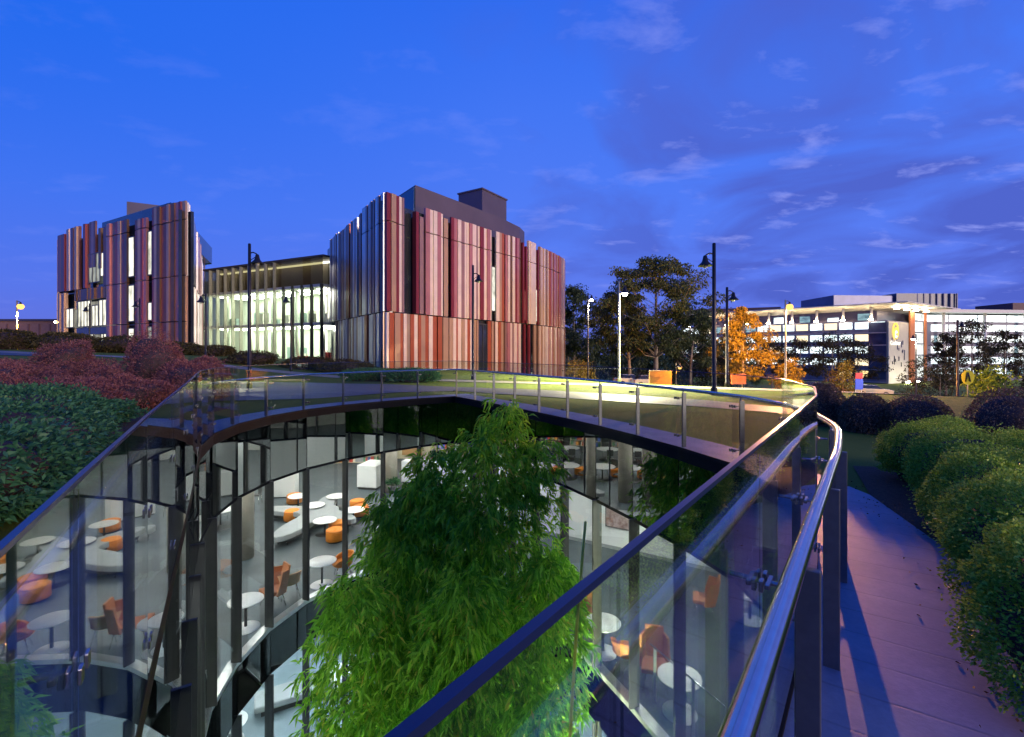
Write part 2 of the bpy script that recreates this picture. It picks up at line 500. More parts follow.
M_soil = mat('mulch', (.045, .03, .02), .95, 0, .5, 30, .9, 60)

RINGT = [0, .35, .8, 1.4, 2.2, 3.2, 4.5, 6, 8, 10, 12, 14, 16, 18, 20, 22, 24, 26, 28, 30, 33, 36, 40, 45, 50, 56, 62, 70, 80, 90, 105, 120, 140, 165, 200, 260, 400, 800, 1800]
den = []
base = offs(LOOP, .1)
for i in range(NLOOP):
    for k in range(4): den.append(base[i].lerp(base[(i + 1) % NLOOP], k / 4))
cc = Vector((-1.5, 9))
mb = MB(); nd = len(den); vs = []
for t in RINGT:
    for p in den:
        q = p + (p - cc).normalized() * t
        vs.append((q.x, q.y, tz(q.x, q.y) - .004))
fs = [(r * nd + i, (r + 1) * nd + i, (r + 1) * nd + (i + 1) % nd, r * nd + (i + 1) % nd) for r in range(len(RINGT) - 1) for i in range(nd)]
mb.add(vs, fs, 0, True)
struct(mb.build('lawn', M_grass))
# earth under the path down to the ceiling
mb = MB(); ring_slab(mb, offs(LOOP, .12), offs(LOOP, .8), -1.3, -.02); bpart(mb, 'roof_upstand', M_black)
# ring path
struct(ring_sheet('ring_path', M_path, offs(LOOP, .0), offs(LOOP, .92), .012))

def strip(name, m, near, far, dz=.01, sub=24):
    """a sheet between two plan polylines, draped on the terrain"""
    n = sub * 2; A = resample([Vector(p) for p in near], n); B = resample([Vector(p) for p in far], n)
    k = 6; vs = []
    for a, b in zip(A, B):
        for j in range(k + 1):
            q = a.lerp(b, j / k); vs.append((q.x, q.y, tz(q.x, q.y) + dz))
    mb = MB(); fs = [(i * (k + 1) + j, (i + 1) * (k + 1) + j, (i + 1) * (k + 1) + j + 1, i * (k + 1) + j + 1) for i in range(n) for j in range(k)]
    mb.add(vs, fs); return struct(mb.build(name, m))
M_path2 = path_mat('plaza_concrete', (.1, .1, .11), (.16, .155, .17), .3, 0.2)
strip('plaza_path', M_path2, [(-17, 14.6), (-12, 15.4), (-6.9, 16.9), (-4.6, 19.6), (-2.4, 20.2), (1.0, 17.7), (5.6, 14.4), (7.5, 12.5), (8.3, 10.4), (9.0, 8.4), (10.6, 6)],
      [(-20, 21), (-16, 23), (-10.7, 25.3), (-6.5, 24.5), (-2.7, 22.5), (1.2, 20.8), (6.4, 16.6), (8.4, 13.6), (9.3, 10.8), (10.0, 8.9), (11.6, 6.4)], .016)
strip('lawn_path', mat('pale_path', (.27, .25, .21), .8, 0, .1, 2), [(-40, 33), (-14, 31), (-3, 26.5), (3.6, 23.6), (9, 21.0), (16, 18.5), (24, 17)],
      [(-40, 35), (-14, 33), (-3, 28.2), (3.6, 25.2), (9, 22.6), (16, 20.0), (24, 18.5)], .02)
strip('access_road', M_asph, [(-75, 30), (-50, 29.5), (-29, 29)], [(-75, 38), (-50, 36.5), (-30.5, 34.5)], .02)
strip('street', M_asph, [(-10, 66), (8, 60), (24, 55), (45, 46), (80, 30)], [(-10, 74), (8, 68), (26, 62), (49, 53), (86, 36)], .05, 40)
strip('verge', mat('orange_brown_ground', (.2, .1, .05), .95, 0, .3, 2), [(14, 52), (22, 45), (33, 40), (44, 34), (60, 27)], [(17, 56), (25, 49), (37, 44), (48, 38), (64, 31)], .04, 40)  # verge strip in an orange-brown tone
strip('garden_bed', M_soil, [tuple(p) for p in offs(LOOP, .92)[0:7]], [(1.2, -1.4), (3.4, .4), (5.5, 2.4), (7.2, 4.0), (7.6, 5.6), (6.6, 6.6), (4.9, 6.9)], .014)
strip('left_garden_bed', M_soil, [(-3.0, 1.5), (-8, 9.6), (-8.2, 14.2)], [(-11, 0), (-17, 8), (-22, 19)], .014)
# edging strip of low concrete along the path

# fallen leaves along the foot of the hedge
n = 520
ii = rng.integers(0, 7, n); tt = rng.uniform(0, 1, n); oo = .92 - np.abs(rng.normal(size=n)) * .16 + rng.uniform(-.02, .25, n)
P = []
for i, t, o in zip(ii, tt, oo):
    a, b = LOOP[i], LOOP[i + 1]; e = (b - a).normalized(); q = a.lerp(b, t) + Vector((e.y, -e.x)) * o; P.append((q.x, q.y, .018))
P = np.array(P); D = unit(rng.normal(size=(n, 3)) * np.array([1, 1, .12]))
lit = leaf_object('leaf_litter', P, D, rng.uniform(.012, .035, n), .014, leaf_mat('dry_leaf', [(.1, (.05, .03, .015)), (.5, (.12, .07, .03)), (.9, (.2, .14, .05))], .1), droop=-.05)
lit['kind'] = 'stuff'; lit['label'] = 'small fallen leaves scattered along the hedge side of the path'; lit['category'] = 'leaf litter'
# ================================================================ PLANTS
M_bam = leaf_mat('bamboo_leaf', [(.15, (.06, .22, .012)), (.5, (.16, .44, .022)), (.85, (.34, .64, .045)), (.97, (.6, .45, .07))], .5, .5)
M_culm = mat('bamboo_culm', (.6, .5, .05), .35, 0, .25, 3, col2=(.6, .62, .08))
M_hedge = leaf_mat('clipped_hedge_leaf', [(.1, (.07, .16, .018)), (.5, (.25, .43, .04)), (.9, (.5, .66, .1))], .25, .45)
M_green = leaf_mat('dark_green_leaf', [(.1, (.016, .075, .038)), (.5, (.045, .16, .07)), (.9, (.12, .3, .12))], .3, .4)
M_purp = leaf_mat('plum_leaf', [(.1, (.1, .036, .046)), (.5, (.2, .075, .085)), (.9, (.34, .16, .13))], .25, .5)
M_ball = leaf_mat('dark_ball_leaf', [(.1, (.07, .05, .035)), (.5, (.15, .1, .07)), (.9, (.27, .19, .11))], .2, .5)
M_bark = mat('gum_bark', (.3, .24, .18), .8, 0, .35, 1.5, .4, 12)
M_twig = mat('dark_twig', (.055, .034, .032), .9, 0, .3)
M_euc = leaf_mat('gum_leaf', [(.1, (.03, .045, .018)), (.5, (.06, .085, .032)), (.9, (.12, .14, .055))], .25, .5)
M_far = leaf_mat('street_tree_leaf', [(.1, (.03, .032, .012)), (.5, (.055, .05, .018)), (.9, (.1, .08, .03))], .25, .5)
M_gold = leaf_mat('autumn_lamplit_leaf', [(.1, (.1, .07, .012)), (.5, (.22, .15, .02)), (.9, (.34, .24, .04))], .4, .5)  # autumn gold of bushes; on the tree, lamp light put into the colour
M_lime = leaf_mat('lime_leaf', [(.1, (.07, .12, .015)), (.5, (.14, .24, .03)), (.9, (.25, .36, .06))], .4, .5)

def lumpy(dirs, seed, amp=.18, fr=2.3):
    r = np.random.default_rng(seed); s = np.zeros(len(dirs))
    for k in range(7):
        w = r.normal(size=3) * fr; s += np.sin(dirs @ w + r.uniform(0, 6.28)) / 7 ** .5
    return 1 + amp * s

def shrub(name, label, cat, loc, rad, m, leaf, count, group=None, seed=0, amp=.15, fr=2.6, flat=1.0, zlow=-.55, up=.35, clip_top=None, sprays=0, boxy=None):
    """leafy mound: leaves through the outer shell of an uneven ellipsoid, stems and a solid dark core inside"""
    t = thing(name, label, cat, loc, 0, group)
    d = sph(int(count * 1.6)); d = d[d[:, 2] > zlow][:count]
    rr = lumpy(d, seed, amp, fr) * lumpy(d, seed + 50, amp * .45, fr * 3.2)
    dep = 1 - np.abs(rng.normal(size=len(d))) * .1
    dep = dep + (rng.uniform(size=len(d)) < .06) * rng.uniform(.02, .13, len(d))
    P = d * (rr * dep)[:, None] * np.array(rad)
    if boxy: P[:, 0:2] *= (1 / np.maximum(.62, np.sqrt(np.maximum(0, 1 - np.abs(d[:, 2:3]) ** 4 * boxy)))) ** .8
    P[:, 2] += rad[2] * .62
    P[:, 2] = np.maximum(P[:, 2], .02)
    if clip_top: P[:, 2] = np.minimum(P[:, 2], clip_top + rng.normal(size=len(P)) * .02)
    D = unit(d + rng.normal(size=d.shape) * .65 + np.array([0, 0, up]))
    L = leaf[0] * rng.uniform(.65, 1.3, len(P))
    leaf_object('foliage', P, D, L, L * leaf[1], m, t)
    mb = MB()
    for k in range(7):
        a = rng.uniform(0, 6.28); q = rng.uniform(.25, .6)
        e = (math.cos(a) * rad[0] * q, math.sin(a) * rad[1] * q, rad[2] * rng.uniform(.8, 1.1))
        mb.tube([(math.cos(a) * .06, math.sin(a) * .06, 0), (e[0] * .6, e[1] * .6, e[2] * .55), e], [.022, .016, .007], 6)
    # solid twig-coloured core that closes the view through the leaves
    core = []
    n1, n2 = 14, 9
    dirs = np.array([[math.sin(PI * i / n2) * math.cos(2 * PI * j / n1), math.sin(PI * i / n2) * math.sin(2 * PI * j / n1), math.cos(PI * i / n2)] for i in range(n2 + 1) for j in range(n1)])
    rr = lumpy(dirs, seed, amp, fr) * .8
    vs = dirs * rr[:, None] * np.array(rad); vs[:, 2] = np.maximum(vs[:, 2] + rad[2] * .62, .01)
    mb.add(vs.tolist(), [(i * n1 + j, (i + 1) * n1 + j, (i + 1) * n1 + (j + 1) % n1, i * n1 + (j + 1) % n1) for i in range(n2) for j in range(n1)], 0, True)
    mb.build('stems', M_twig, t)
    return t

# --- clipped hedges along the right of the path (near)
HG = 'clipped hedge shrubs along the right of the path'
HL = [((5.1, 6.05, .78), 'clipped green hedge shrub at the far end of the row where the path bends'),
      ((4.7, 5.05, .82), 'clipped green hedge shrub second from the far end of the row beside the path'),
      ((4.1, 4.05, .86), 'clipped green hedge shrub in the middle of the row beside the path'),
      ((3.42, 3.0, .88), 'broad clipped green hedge shrub nearest to the viewer but one beside the path'),
      ((2.8, 2.15, .84), 'clipped green hedge shrub nearest to the viewer at the right edge of the photo'),
      ((6.25, 5.75, .7), 'clipped green hedge shrub behind the far end of the path side row'),
      ((5.4, 4.6, .78), 'clipped green hedge shrub behind the middle of the path side row at right'),
      ((4.75, 3.6, .84), 'tall clipped green hedge shrub behind the near end of the path side row'),
      ((6.6, 5.0, .74), 'clipped green hedge shrub farthest right in the back row'),
      ((6.1, 3.9, .84), 'clipped green hedge shrub at the right edge of the photo in the back row')]
for k, ((x, y, h), lb) in enumerate(HL):
    shrub('hedge_shrub', lb, 'hedge', (x + (.15 if y > 4.5 else .02), y - (.1 if y > 4.5 else 0), 0), (.58, .58, h * .62), M_hedge, (.023, .55), 34000, HG, k, .13, 3.4, zlow=-.42, up=.5, boxy=.72)
# --- dark rounded balls beyond
BL = [((7.1, 10.9), (.42, .42, .6), 'dark rounded shrub directly behind the bend of the handrail'),
      ((7.35, 10.0), (.48, .48, .5), 'dark rounded shrub second in the row beyond the lawn'),
      ((8.0, 9.5), (.64, .5, .48), 'wide dark rounded shrub third in the row beyond the lawn'),
      ((8.95, 8.6), (.66, .62, .6), 'tall dark rounded shrub at the right edge behind the path hedge')]
for k, ((x, y), r_, lb) in enumerate(BL):
    shrub('ball_shrub', lb, 'shrub', (x, y, tz(x, y)), r_, M_ball, (.04, .5), 9000, 'dark ball shrubs beyond the lawn', 20 + k, .06, 1.8, zlow=-.85, up=.3)
shrub('small_shrub', 'small light green shrub tucked between two dark ball shrubs', 'shrub', (8.25, 8.95, 0), (.3, .3, .28), M_hedge, (.04, .5), 2500, None, 31)
# --- left: dark green mass
GL = [(-5.9, 4.3, .95), (-7.2, 6.2, .95), (-8.4, 8.1, .88), (-9.6, 10.0, .72), (-8.3, 5.0, 1.1), (-9.7, 7.2, 1.05), (-11.1, 9.2, .85)]
GN = ['closest to the viewer', 'second from the viewer', 'third from the viewer', 'at the far end of the row', 'behind the nearest one', 'behind the middle of the row', 'at the back beside the plum shrubs']
for k, ((x, y, h), nm) in enumerate(zip(GL, GN)):
    shrub('green_shrub', 'dark green leafy shrub left of the glass, ' + nm, 'shrub', (x, y, tz(x, y)), (1.25, 1.25, h * .66), M_green, (.085, .38), 14000, 'dark green shrubs left of the glass', 40 + k, .22, 3.0, zlow=-.6, up=.4)
# --- left: plum coloured mass
PL = [(-12.6, 11.6, .85), (-11.6, 12.6, .85), (-10.6, 13.4, .9), (-13.9, 12.9, .95), (-12.4, 14.6, 1.15), (-10.3, 15.6, 1.2), (-14.9, 14.6, .95), (-16.6, 15.6, .85), (-12.6, 17.0, 1.95), (-11.2, 17.2, 1.5), (-15.8, 17.8, .95), (-18.4, 16.6, .8), (-10.9, 11.9, .85), (-17.3, 18.6, 1.5)]
PN = ['at the front left', 'in the middle of the front row', 'at the front right against the glass corner', 'second row at left', 'second row centre', 'lowest at the right end by the lawn', 'third row at left', 'at the left edge below the road', 'tallest, standing up before the striped building', 'behind the right end', 'in the rear row beside the tall brown one', 'leftmost of the rear row', 'bordering the dark green shrubs', 'tall brownish, beside the blue road']
for k, ((x, y, h), nm) in enumerate(zip(PL, PN)):
    shrub('plum_shrub', 'purple brown feathery shrub ' + nm, 'shrub', (x, y, tz(x, y)), (1.05, 1.05, h * .64), M_purp, (.075, .35), 11000, 'purple brown shrubs on the left bank', 60 + k, .2, 3.2, zlow=-.6, up=.5)
MO = [(-42, 40, 1.6), (-38, 41, 1.55), (-34.5, 42, 1.3), (-31, 43.5, 1.0), (-28, 44, .8)]
MN = ['at the left edge under the bright street lamp', 'in the middle of the mound', 'below the end of the striped building', 'small, in front of the lit windows', 'smallest, at the right end of the mound']
for k, ((x, y, h), nm) in enumerate(zip(MO, MN)):
    shrub('mound_shrub', 'olive green spreading shrub ' + nm, 'shrub', (x, y, tz(x, y)), (2.6, 1.8, h * .64), M_far, (.2, .5), 4000, 'olive shrubs on the mound before the building', 80 + k, .15, 2.2)
# grassy reed clump before the tall corner of the library
for k, (x, y, lb) in enumerate([(-5.6, 26.5, 'low dark green tufted shrub behind the far balustrade left of the orange panels'), (-8.2, 27.5, 'low dark green tufted shrub on the lawn below the silver panels')]):
    shrub('tufted_shrub', lb, 'shrub', (x, y, 0), (1.5, .9, .38), M_green, (.3, .12), 3500, None, 90 + k, .1, 2, up=1.4)
for k, (x, y, lb) in enumerate([(-19.5, 36, 'low bush in front of the lit glass hall, left one'), (-15.5, 36.5, 'low bush in front of the lit glass hall, middle one'), (-12, 35, 'low bush in front of the lit glass hall, right one')]):
    shrub('low_bush', lb, 'shrub', (x, y, tz(x, y)), (2.0, 1.2, .6), M_far, (.16, .45), 3000, 'low bushes before the glass hall', 95 + k, .15, 2)

# ---------------------------------------------------------------- bamboo
def bamboo(label, base, culms, leaves, leafL=.15, seed=1):
    r = np.random.default_rng(seed)
    t = thing('bamboo_clump', label, 'bamboo', base)
    allP, allD, allL = [], [], []
    per = leaves // len(culms)
    for (dx, dy, h, lx, ly, vis, rad) in culms:
        mb = MB(); pts = []; rr = []
        for k in range(13):
            s = k / 12; bend = s ** 2.4
            pts.append((dx + lx * bend, dy + ly * bend, h * (s - .06 * bend)))
            rr.append((.022 if vis else .036) * (1 - (.8 if vis else .5) * s))
        mb.tube(pts, rr, 8)
        for k in range(1, 26):
            s = k / 26; bend = s ** 2.4
            mb.lathe([(.0235 * (1 - .8 * s) + .001, -.006), (.0265 * (1 - .8 * s) + .001, 0), (.0235 * (1 - .8 * s) + .001, .006)], (dx + lx * bend, dy + ly * bend, h * (s - .06 * bend)), 8)
        mb.build('culm', M_culm, t)
        if not vis: continue
        # branchlets: fans of drooping leaves
        nb = per // 9
        s = r.uniform(.1, 1.0, nb) ** .8
        bend = s ** 2.4
        cpos = np.stack([dx + lx * bend, dy + ly * bend, h * (s - .06 * bend)], 1)
        a = r.uniform(0, 2 * PI, nb)
        reach = .9 * rad * np.minimum(1, (1.05 - s) * 3.4 + .16) * np.sqrt(r.uniform(.02, 1, nb)) * np.minimum(1, .62 + s)
        out = np.stack([np.cos(a), np.sin(a), np.zeros(nb)], 1)
        tip = cpos + out * reach[:, None]; tip[:, 2] += reach * .15 - .3 * reach ** 2 * .5 + r.normal(size=nb) * .1
        bd = unit(out * .8 + np.array([0, 0, -.55]) + r.normal(size=(nb, 3)) * .25)
        for q in range(9):
            off = r.uniform(-.16, .03, nb)[:, None]
            P = tip + bd * off + r.normal(size=(nb, 3)) * .018
            D = unit(bd + r.normal(size=(nb, 3)) * .6 + np.array([0, 0, -.12]))
            allP.append(P); allD.append(D); allL.append(leafL * r.uniform(.6, 1.25, nb))
    P = np.concatenate(allP); D = np.concatenate(allD); L = np.concatenate(allL)
    leaf_object('foliage', P, D, L, L * .19 + .004, M_bam, t, droop=.3)
    return t
bamboo('tall leafy bamboo filling the middle of the glass courtyard', (-1.0, 9.2, Z2),
       [(0, 0, 11.4, .9, .5, True, 1.35), (.5, .3, 10.6, 1.1, .3, True, 1.3), (-.3, .4, 10.4, -.3, .5, True, 1.5), (0, .1, 10.9, .45, .2, True, 1.5), (-.5, .1, 9.8, -.25, .2, True, 1.5), (-.5, .2, 9.4, -.9, .2, True, 1.5), (-.9, -.4, 8.2, -.9, -.5, True, 1.6), (.2, -.7, 8.6, .1, -.8, True, 1.5),
        (.8, -.3, 8.6, .9, -.4, True, 1.4), (-.2, .8, 9.4, -.4, .7, True, 1.4), (-1.2, .3, 7.4, -.9, .3, True, 1.5), (1.0, .4, 8.0, .9, .3, True, 1.2), (0, -.2, 7.0, .0, -1.0, True, 1.6), (-.6, -.9, 6.6, -.4, -.9, True, 1.6), (.7, -.9, 6.6, .6, -.8, True, 1.5), (-.9, .4, 8.9, -.3, 0, True, 1.5), (-.2, -1.1, 5.8, .2, -.9, True, 1.5)],
       140000, .19, 3)
bamboo('two bare yellow bamboo canes right of the leafy bamboo', (.62, 6.3, Z2), [(0, 0, 10.2, .36, .1, False, 0), (.35, .2, 7.2, .2, .1, False, .35), (.1, .35, 6.4, .3, .2, True, .4)], 1500, .15, 5)

# ---------------------------------------------------------------- trees
def tree(name, label, loc, h, crown, m, leaf, nleaf, seed, spread=.5, trunk_r=.3, clear=.35, group=None, bark=None, flatc=.55, ncl=34, cat='tree', lean=0., cl=.2):
    r = np.random.default_rng(seed); t = thing(name, label, cat, loc, 0, group)
    mb = MB(); tips = []
    tx, ty = lean * h, r.normal() * .02 * h
    def trunkp(s): return np.array([tx * s * s, ty * s * s, h * s * .92])
    pts = [tuple(trunkp(k / 10)) for k in range(11)]
    mb.tube(pts, [trunk_r * (1 - .85 * k / 10) + .01 for k in range(11)], 9)
    for k in range(ncl):
        s = clear + (1 - clear) * (k + r.uniform(0, 1)) / ncl
        a = k * 2.4 + r.normal() * .4
        prof = math.sin(PI * min(1, max(.02, (s - clear) / (1 - clear) * .8 + .17))) ** .7
        reach = crown * prof * r.uniform(.45, 1.05)
        b = trunkp(max(clear * .8, s - .18)); e = trunkp(s) + np.array([math.cos(a) * reach, math.sin(a) * reach, reach * .25 * r.uniform(0, 1)])
        mid = (b + e) / 2 + np.array([0, 0, -.05 * reach]) + r.normal(size=3) * .06 * reach
        mb.tube([tuple(b), tuple(mid), tuple(e)], [trunk_r * .28 * (1.1 - s), trunk_r * .18 * (1.1 - s), .02], 5)
        tips.append((e, crown * cl * r.uniform(.7, 1.5)))
        tips.append((mid * .35 + e * .65 + r.normal(size=3) * crown * .1, crown * cl * r.uniform(.5, 1.0)))
    mb.build('trunk', bark or M_bark, t)
    P, D = [], []
    per = nleaf // len(tips)
    for e, rad in tips:
        d = unit(r.normal(size=(per, 3))); q = r.uniform(.2, 1, per) ** .5 * (1 + .3 * np.sin(d @ r.normal(size=3) * 3))
        p = e + d * (q * rad)[:, None] * np.array([1, 1, flatc]); P.append(p)
        D.append(unit(d * .5 + r.normal(size=(per, 3)) * .6 + np.array([0, 0, -.2])))
    P = np.concatenate(P); D = np.concatenate(D)
    L = leaf[0] * r.uniform(.6, 1.3, len(P))
    leaf_object('crown', P, D, L, L * leaf[1], m, t, droop=.2)
    return t
def at(px, d): return ((px - 512) / 480 * d)
def gtree(name, label, px, d, ztop, *a, **k):
    x = at(px, d); z = tz(x, d); return tree(name, label, (x, d, z), ztop - z, *a, **k)
gtree('gum_tree', 'large spreading gum tree with pale trunk and dark layered crown, tallest of the grove', 656, 78, 17.6, 9.8, M_euc, (.42, .5), 30000, 11, clear=.3, trunk_r=.42, flatc=.4, ncl=62, cl=.17)
gtree('gum_tree', 'smaller dark gum tree leaning out left of the tallest gum', 630, 80, 12.5, 5.6, M_euc, (.42, .5), 11000, 12, clear=.35, trunk_r=.3, flatc=.5, ncl=24, cl=.22, lean=-.12)
gtree('gum_tree', 'dark gum tree just behind the right end of the striped library', 574, 104, 17.5, 6.6, M_euc, (.5, .5), 14000, 13, clear=.25, trunk_r=.35, ncl=30, cl=.23)
gtree('gum_tree', 'pale forked gum tree with thin crown right of the tallest gum', 690, 84, 10.0, 4.5, M_euc, (.45, .5), 6000, 14, clear=.3, trunk_r=.26, ncl=22, cl=.22, lean=.1)
for k, (px, d, zt, c) in enumerate([(568, 118, 8, 6.5), (594, 120, 6, 7), (615, 118, 7.5, 7), (640, 116, 6, 7), (666, 118, 6, 7), (692, 114, 7, 7), (714, 118, 5, 6), (738, 126, 7.5, 6)]):
    gtree('dark_tree', 'dark bushy background tree ' + ['behind the library end', 'left of the lit lamp posts', 'between the two lit lamp posts', 'behind the thin trunks', 'under the tallest gum', 'right of the tallest gum', 'beside the far office end', 'behind the lamplit tree'][k], px, d, zt, c, M_euc, (.55, .55), 4200, 30 + k, clear=.08, trunk_r=.25, ncl=18, cl=.34, flatc=.9, group='background trees beyond the street')
gtree('lamplit_tree', 'tree with street lamp orange painted into its leaves in front of the office', 743, 52, 6.9, 3.5, M_gold, (.26, .55), 9500, 51, clear=.15, trunk_r=.13, ncl=26, cl=.22, flatc=.6)
ST = [(772, 104, 4.8, 4.2), (800, 102, 5.2, 4.6), (832, 98, 6.0, 5.0), (858, 100, 4.8, 4.4), (716, 110, 4.5, 4.0)]
SN = ['leftmost before the office windows', 'second from left before the office windows', 'widest before the office windows', 'nearest to the blue parking sign', 'behind the dark lamp posts']
for k, (px, d, zt, c) in enumerate(ST):
    gtree('street_tree', 'dark street tree ' + SN[k], px, d, zt, c, M_far, (.42, .5), 3600, 60 + k, clear=.3, trunk_r=.18, ncl=20, cl=.24, flatc=.6, group='street trees before the office')
for k, (px, d, zt, c, nm) in enumerate([(946, 92, 6.0, 3.6, 'left of the three behind the crossing sign'), (972, 88, 8.2, 4.4, 'tallest of the three behind the crossing sign'), (1004, 90, 6.5, 4.2, 'right of the three behind the crossing sign')]):
    gtree('street_tree', 'tall dark reddish street tree, ' + nm, px, d, zt, c, M_far, (.4, .5), 5200, 70 + k, clear=.15, trunk_r=.2, ncl=26, cl=.24, flatc=.8, group='street trees before the office')
for k, (px, d, zt, c, m, nm) in enumerate([(790, 50, .9, 1.6, M_gold, 'golden bush at the foot of the bright street lamp'), (843, 62, .6, 1.7, M_gold, 'golden bush left of the parking sign'), (917, 66, .8, 2.2, M_far, 'olive bush before the wall with the glowing emblem'), (940, 70, .3, 2.2, M_far, 'olive bush right of the lit low lamp'), (988, 40, .2, 1.5, M_lime, 'bright lime green bush right of the crossing sign'), (577, 62, .1, 2.2, M_gold, 'golden bush by the end of the striped library')]):
    gtree('bush', nm, px, d, zt, c, m, (.24, .55), 1800, 80 + k, clear=.05, trunk_r=.05, ncl=14, cl=.36, flatc=.9, cat='bush')
# ================================================================ LIBRARY BUILDING
lib = thing('library_building', 'large library with wavy striped metal cladding, two wings and a lit glass hall between', 'building', (-22, 62, 0))
LO = Vector((-22, 62, 0))
def lpart(mb, name, m, parent=None, **k):
    mb.v = [tuple(Vector(v) - LO) for v in mb.v]
    return mb.build(name, m, parent or lib, **k)
def clad(name, c, rough=.28, metal=.38): return mat(name, c, rough, metal, .08, .8)
PAL = [clad('panel_burgundy', (.2, .03, .04)), clad('panel_mauve', (.29, .17, .17)), clad('panel_cream', (.74, .62, .52)), clad('panel_plum', (.14, .05, .05)),
       clad('panel_tan', (.42, .27, .18)), clad('panel_rust', (.36, .09, .04)), clad('panel_silver', (.62, .6, .6), .28, .45), clad('panel_rose', (.4, .17, .18)), clad('panel_brown', (.13, .065, .035))]
BUR, MAU, CRE, PLU, TAN, RUS, SIL, ROS, BRO = range(9)
M_dark = mat('tinted_glazing', (.02, .025, .035), .08, 0, .3, .5, spec=.8)
M_roofp = mat('purple_grey_roof', (.1, .085, .12), .45, .4, .1, .3)
M_bglass = mat('blue_roof_glazing', (.05, .1, .16), .06, .3, .2, .4, spec=.9)
M_soffit = mat('pale_soffit', (.5, .49, .46), .7)

class Plan:
    def __init__(s, pts):
        s.p = [Vector(p) for p in pts]; s.L = [0]
        for a, b in zip(s.p, s.p[1:]): s.L.append(s.L[-1] + (b - a).length)
    def pt(s, u, off=0.):
        u = max(0, min(s.L[-1], u)); i = 0
        while i < len(s.L) - 2 and s.L[i + 1] < u: i += 1
        t = (s.p[i + 1] - s.p[i]).normalized()
        n = Vector((t.y, -t.x)) * s.sgn
        return s.p[i] + t * (u - s.L[i]) + n * off
    def px(s, x):
        best = None
        if not hasattr(s, 'umax'):
            us = [s.L[-1] * k / 2000 for k in range(2001)]; pp = [512 + 480 * s.pt(u).x / s.pt(u).y for u in us]
            p0 = pp[0]; k = max(range(2001), key=lambda i: abs(pp[i] - p0)); s.umax = us[k]
        for k in range(2001):
            u = s.umax * k / 2000; q = s.pt(u); e = abs(512 + 480 * q.x / q.y - x)
            if best is None or e < best[0]: best = (e, u)
        return best[1]
PR = Plan(catmull([(-12.6, 48), (-7.35, 56), (-3.2, 61.9), (.85, 67.5), (5.0, 74.6), (8.1, 80.8), (9.2, 84.5), (8.8, 88), (6.5, 92), (1, 96)], 4)); PR.sgn = 1
PLf = Plan([(-12.6, 48), (-25.2, 66.1), (-27, 69)]); PLf.sgn = -1
PF = Plan(catmull([(-34.2, 50.5), (-44, 55.7), (-54, 61.2), (-60, 64.6), (-62.9, 66.6), (-64.6, 70.5), (-64, 78)], 4)); PF.sgn = -1
PS = Plan([(-34.2, 50.5), (-53.9, 84)]); PS.sgn = 1
def stripes(mb, plan, u0, u1, z0, z1, pal, wmin=.34, wmax=.75, seed=0, dep=.16, back=.08):
    r = random.Random(seed); u = u0; last = -1; ci = r.randrange(len(pal))
    while u < u1 - 1e-3:
        w = min(r.uniform(wmin, wmax), u1 - u)
        if u1 - u - w < wmin * .6: w = u1 - u
        ci = (ci + (1 if r.random() < .85 else 2)) % len(pal); c = pal[ci]
        o = back + r.choice((0, .05, .1, dep))
        a, b = plan.pt(u, o), plan.pt(u + w - .012, o); a2, b2 = plan.pt(u, -.12), plan.pt(u + w - .012, -.12)
        pl = [a, b, b2, a2]
        ar = sum(pl[k].x * pl[(k + 1) % 4].y - pl[(k + 1) % 4].x * pl[k].y for k in range(4))
        if ar < 0: pl.reverse()
        mb.prism([(q.x, q.y) for q in pl], z0, z1, c)
        u += w
def bay(plan, px0, px1, z0, z1, pal, seed, name='cladding_bay', **k):
    u0, u1 = sorted((plan.px(px0), plan.px(px1)))
    mb = MB(); stripes(mb, plan, u0, u1, z0, z1, pal, seed=seed, **k); return lpart(mb, name, PAL)
def wallrun(mb, plan, u0, u1, z0, z1, off, th=.3, mi=0, step=1.5):
    n = max(1, int((u1 - u0) / step))
    for i in range(n):
        a, b = plan.pt(u0 + (u1 - u0) * i / n, off), plan.pt(u0 + (u1 - u0) * (i + 1) / n, off)
        if plan.sgn < 0: a, b = b, a
        mb.wallseg(a, b, z0, z1, th, 0, mi)
# lit window glow: rows of pale rooms seen through blinds
def lit_mat(name, c1, c2, s, sc=(1.2, 1.2, .5)):
    m, nt, out = new_mat(name)
    oc = objco(nt); mp = nt.nodes.new('ShaderNodeMapping'); mp.inputs['Scale'].default_value = sc; nt.links.new(oc, mp.inputs[0])
    br = noise(nt, 1.0, 3, .6, mp.outputs[0])
    e = nt.nodes.new('ShaderNodeEmission'); nt.links.new(ramp(nt, br, [(.32, c1), (.55, c2)]), e.inputs[0]); e.inputs[1].default_value = s
    g = nt.nodes.new('ShaderNodeBsdfGlossy'); g.inputs['Roughness'].default_value = .03
    mx = nt.nodes.new('ShaderNodeMixShader'); mx.inputs[0].default_value = .06
    nt.links.new(e.outputs[0], mx.inputs[1]); nt.links.new(g.outputs[0], mx.inputs[2]); nt.links.new(mx.outputs[0], out.inputs[0]); return m
M_lit = lit_mat('lit_window', (.35, .34, .26), (.95, .92, .76), 1.0)
M_dim = lit_mat('dim_window', (.1, .11, .1), (.4, .42, .36), .7)
M_frame = mat('window_frame', (.07, .07, .075), .4, .5)
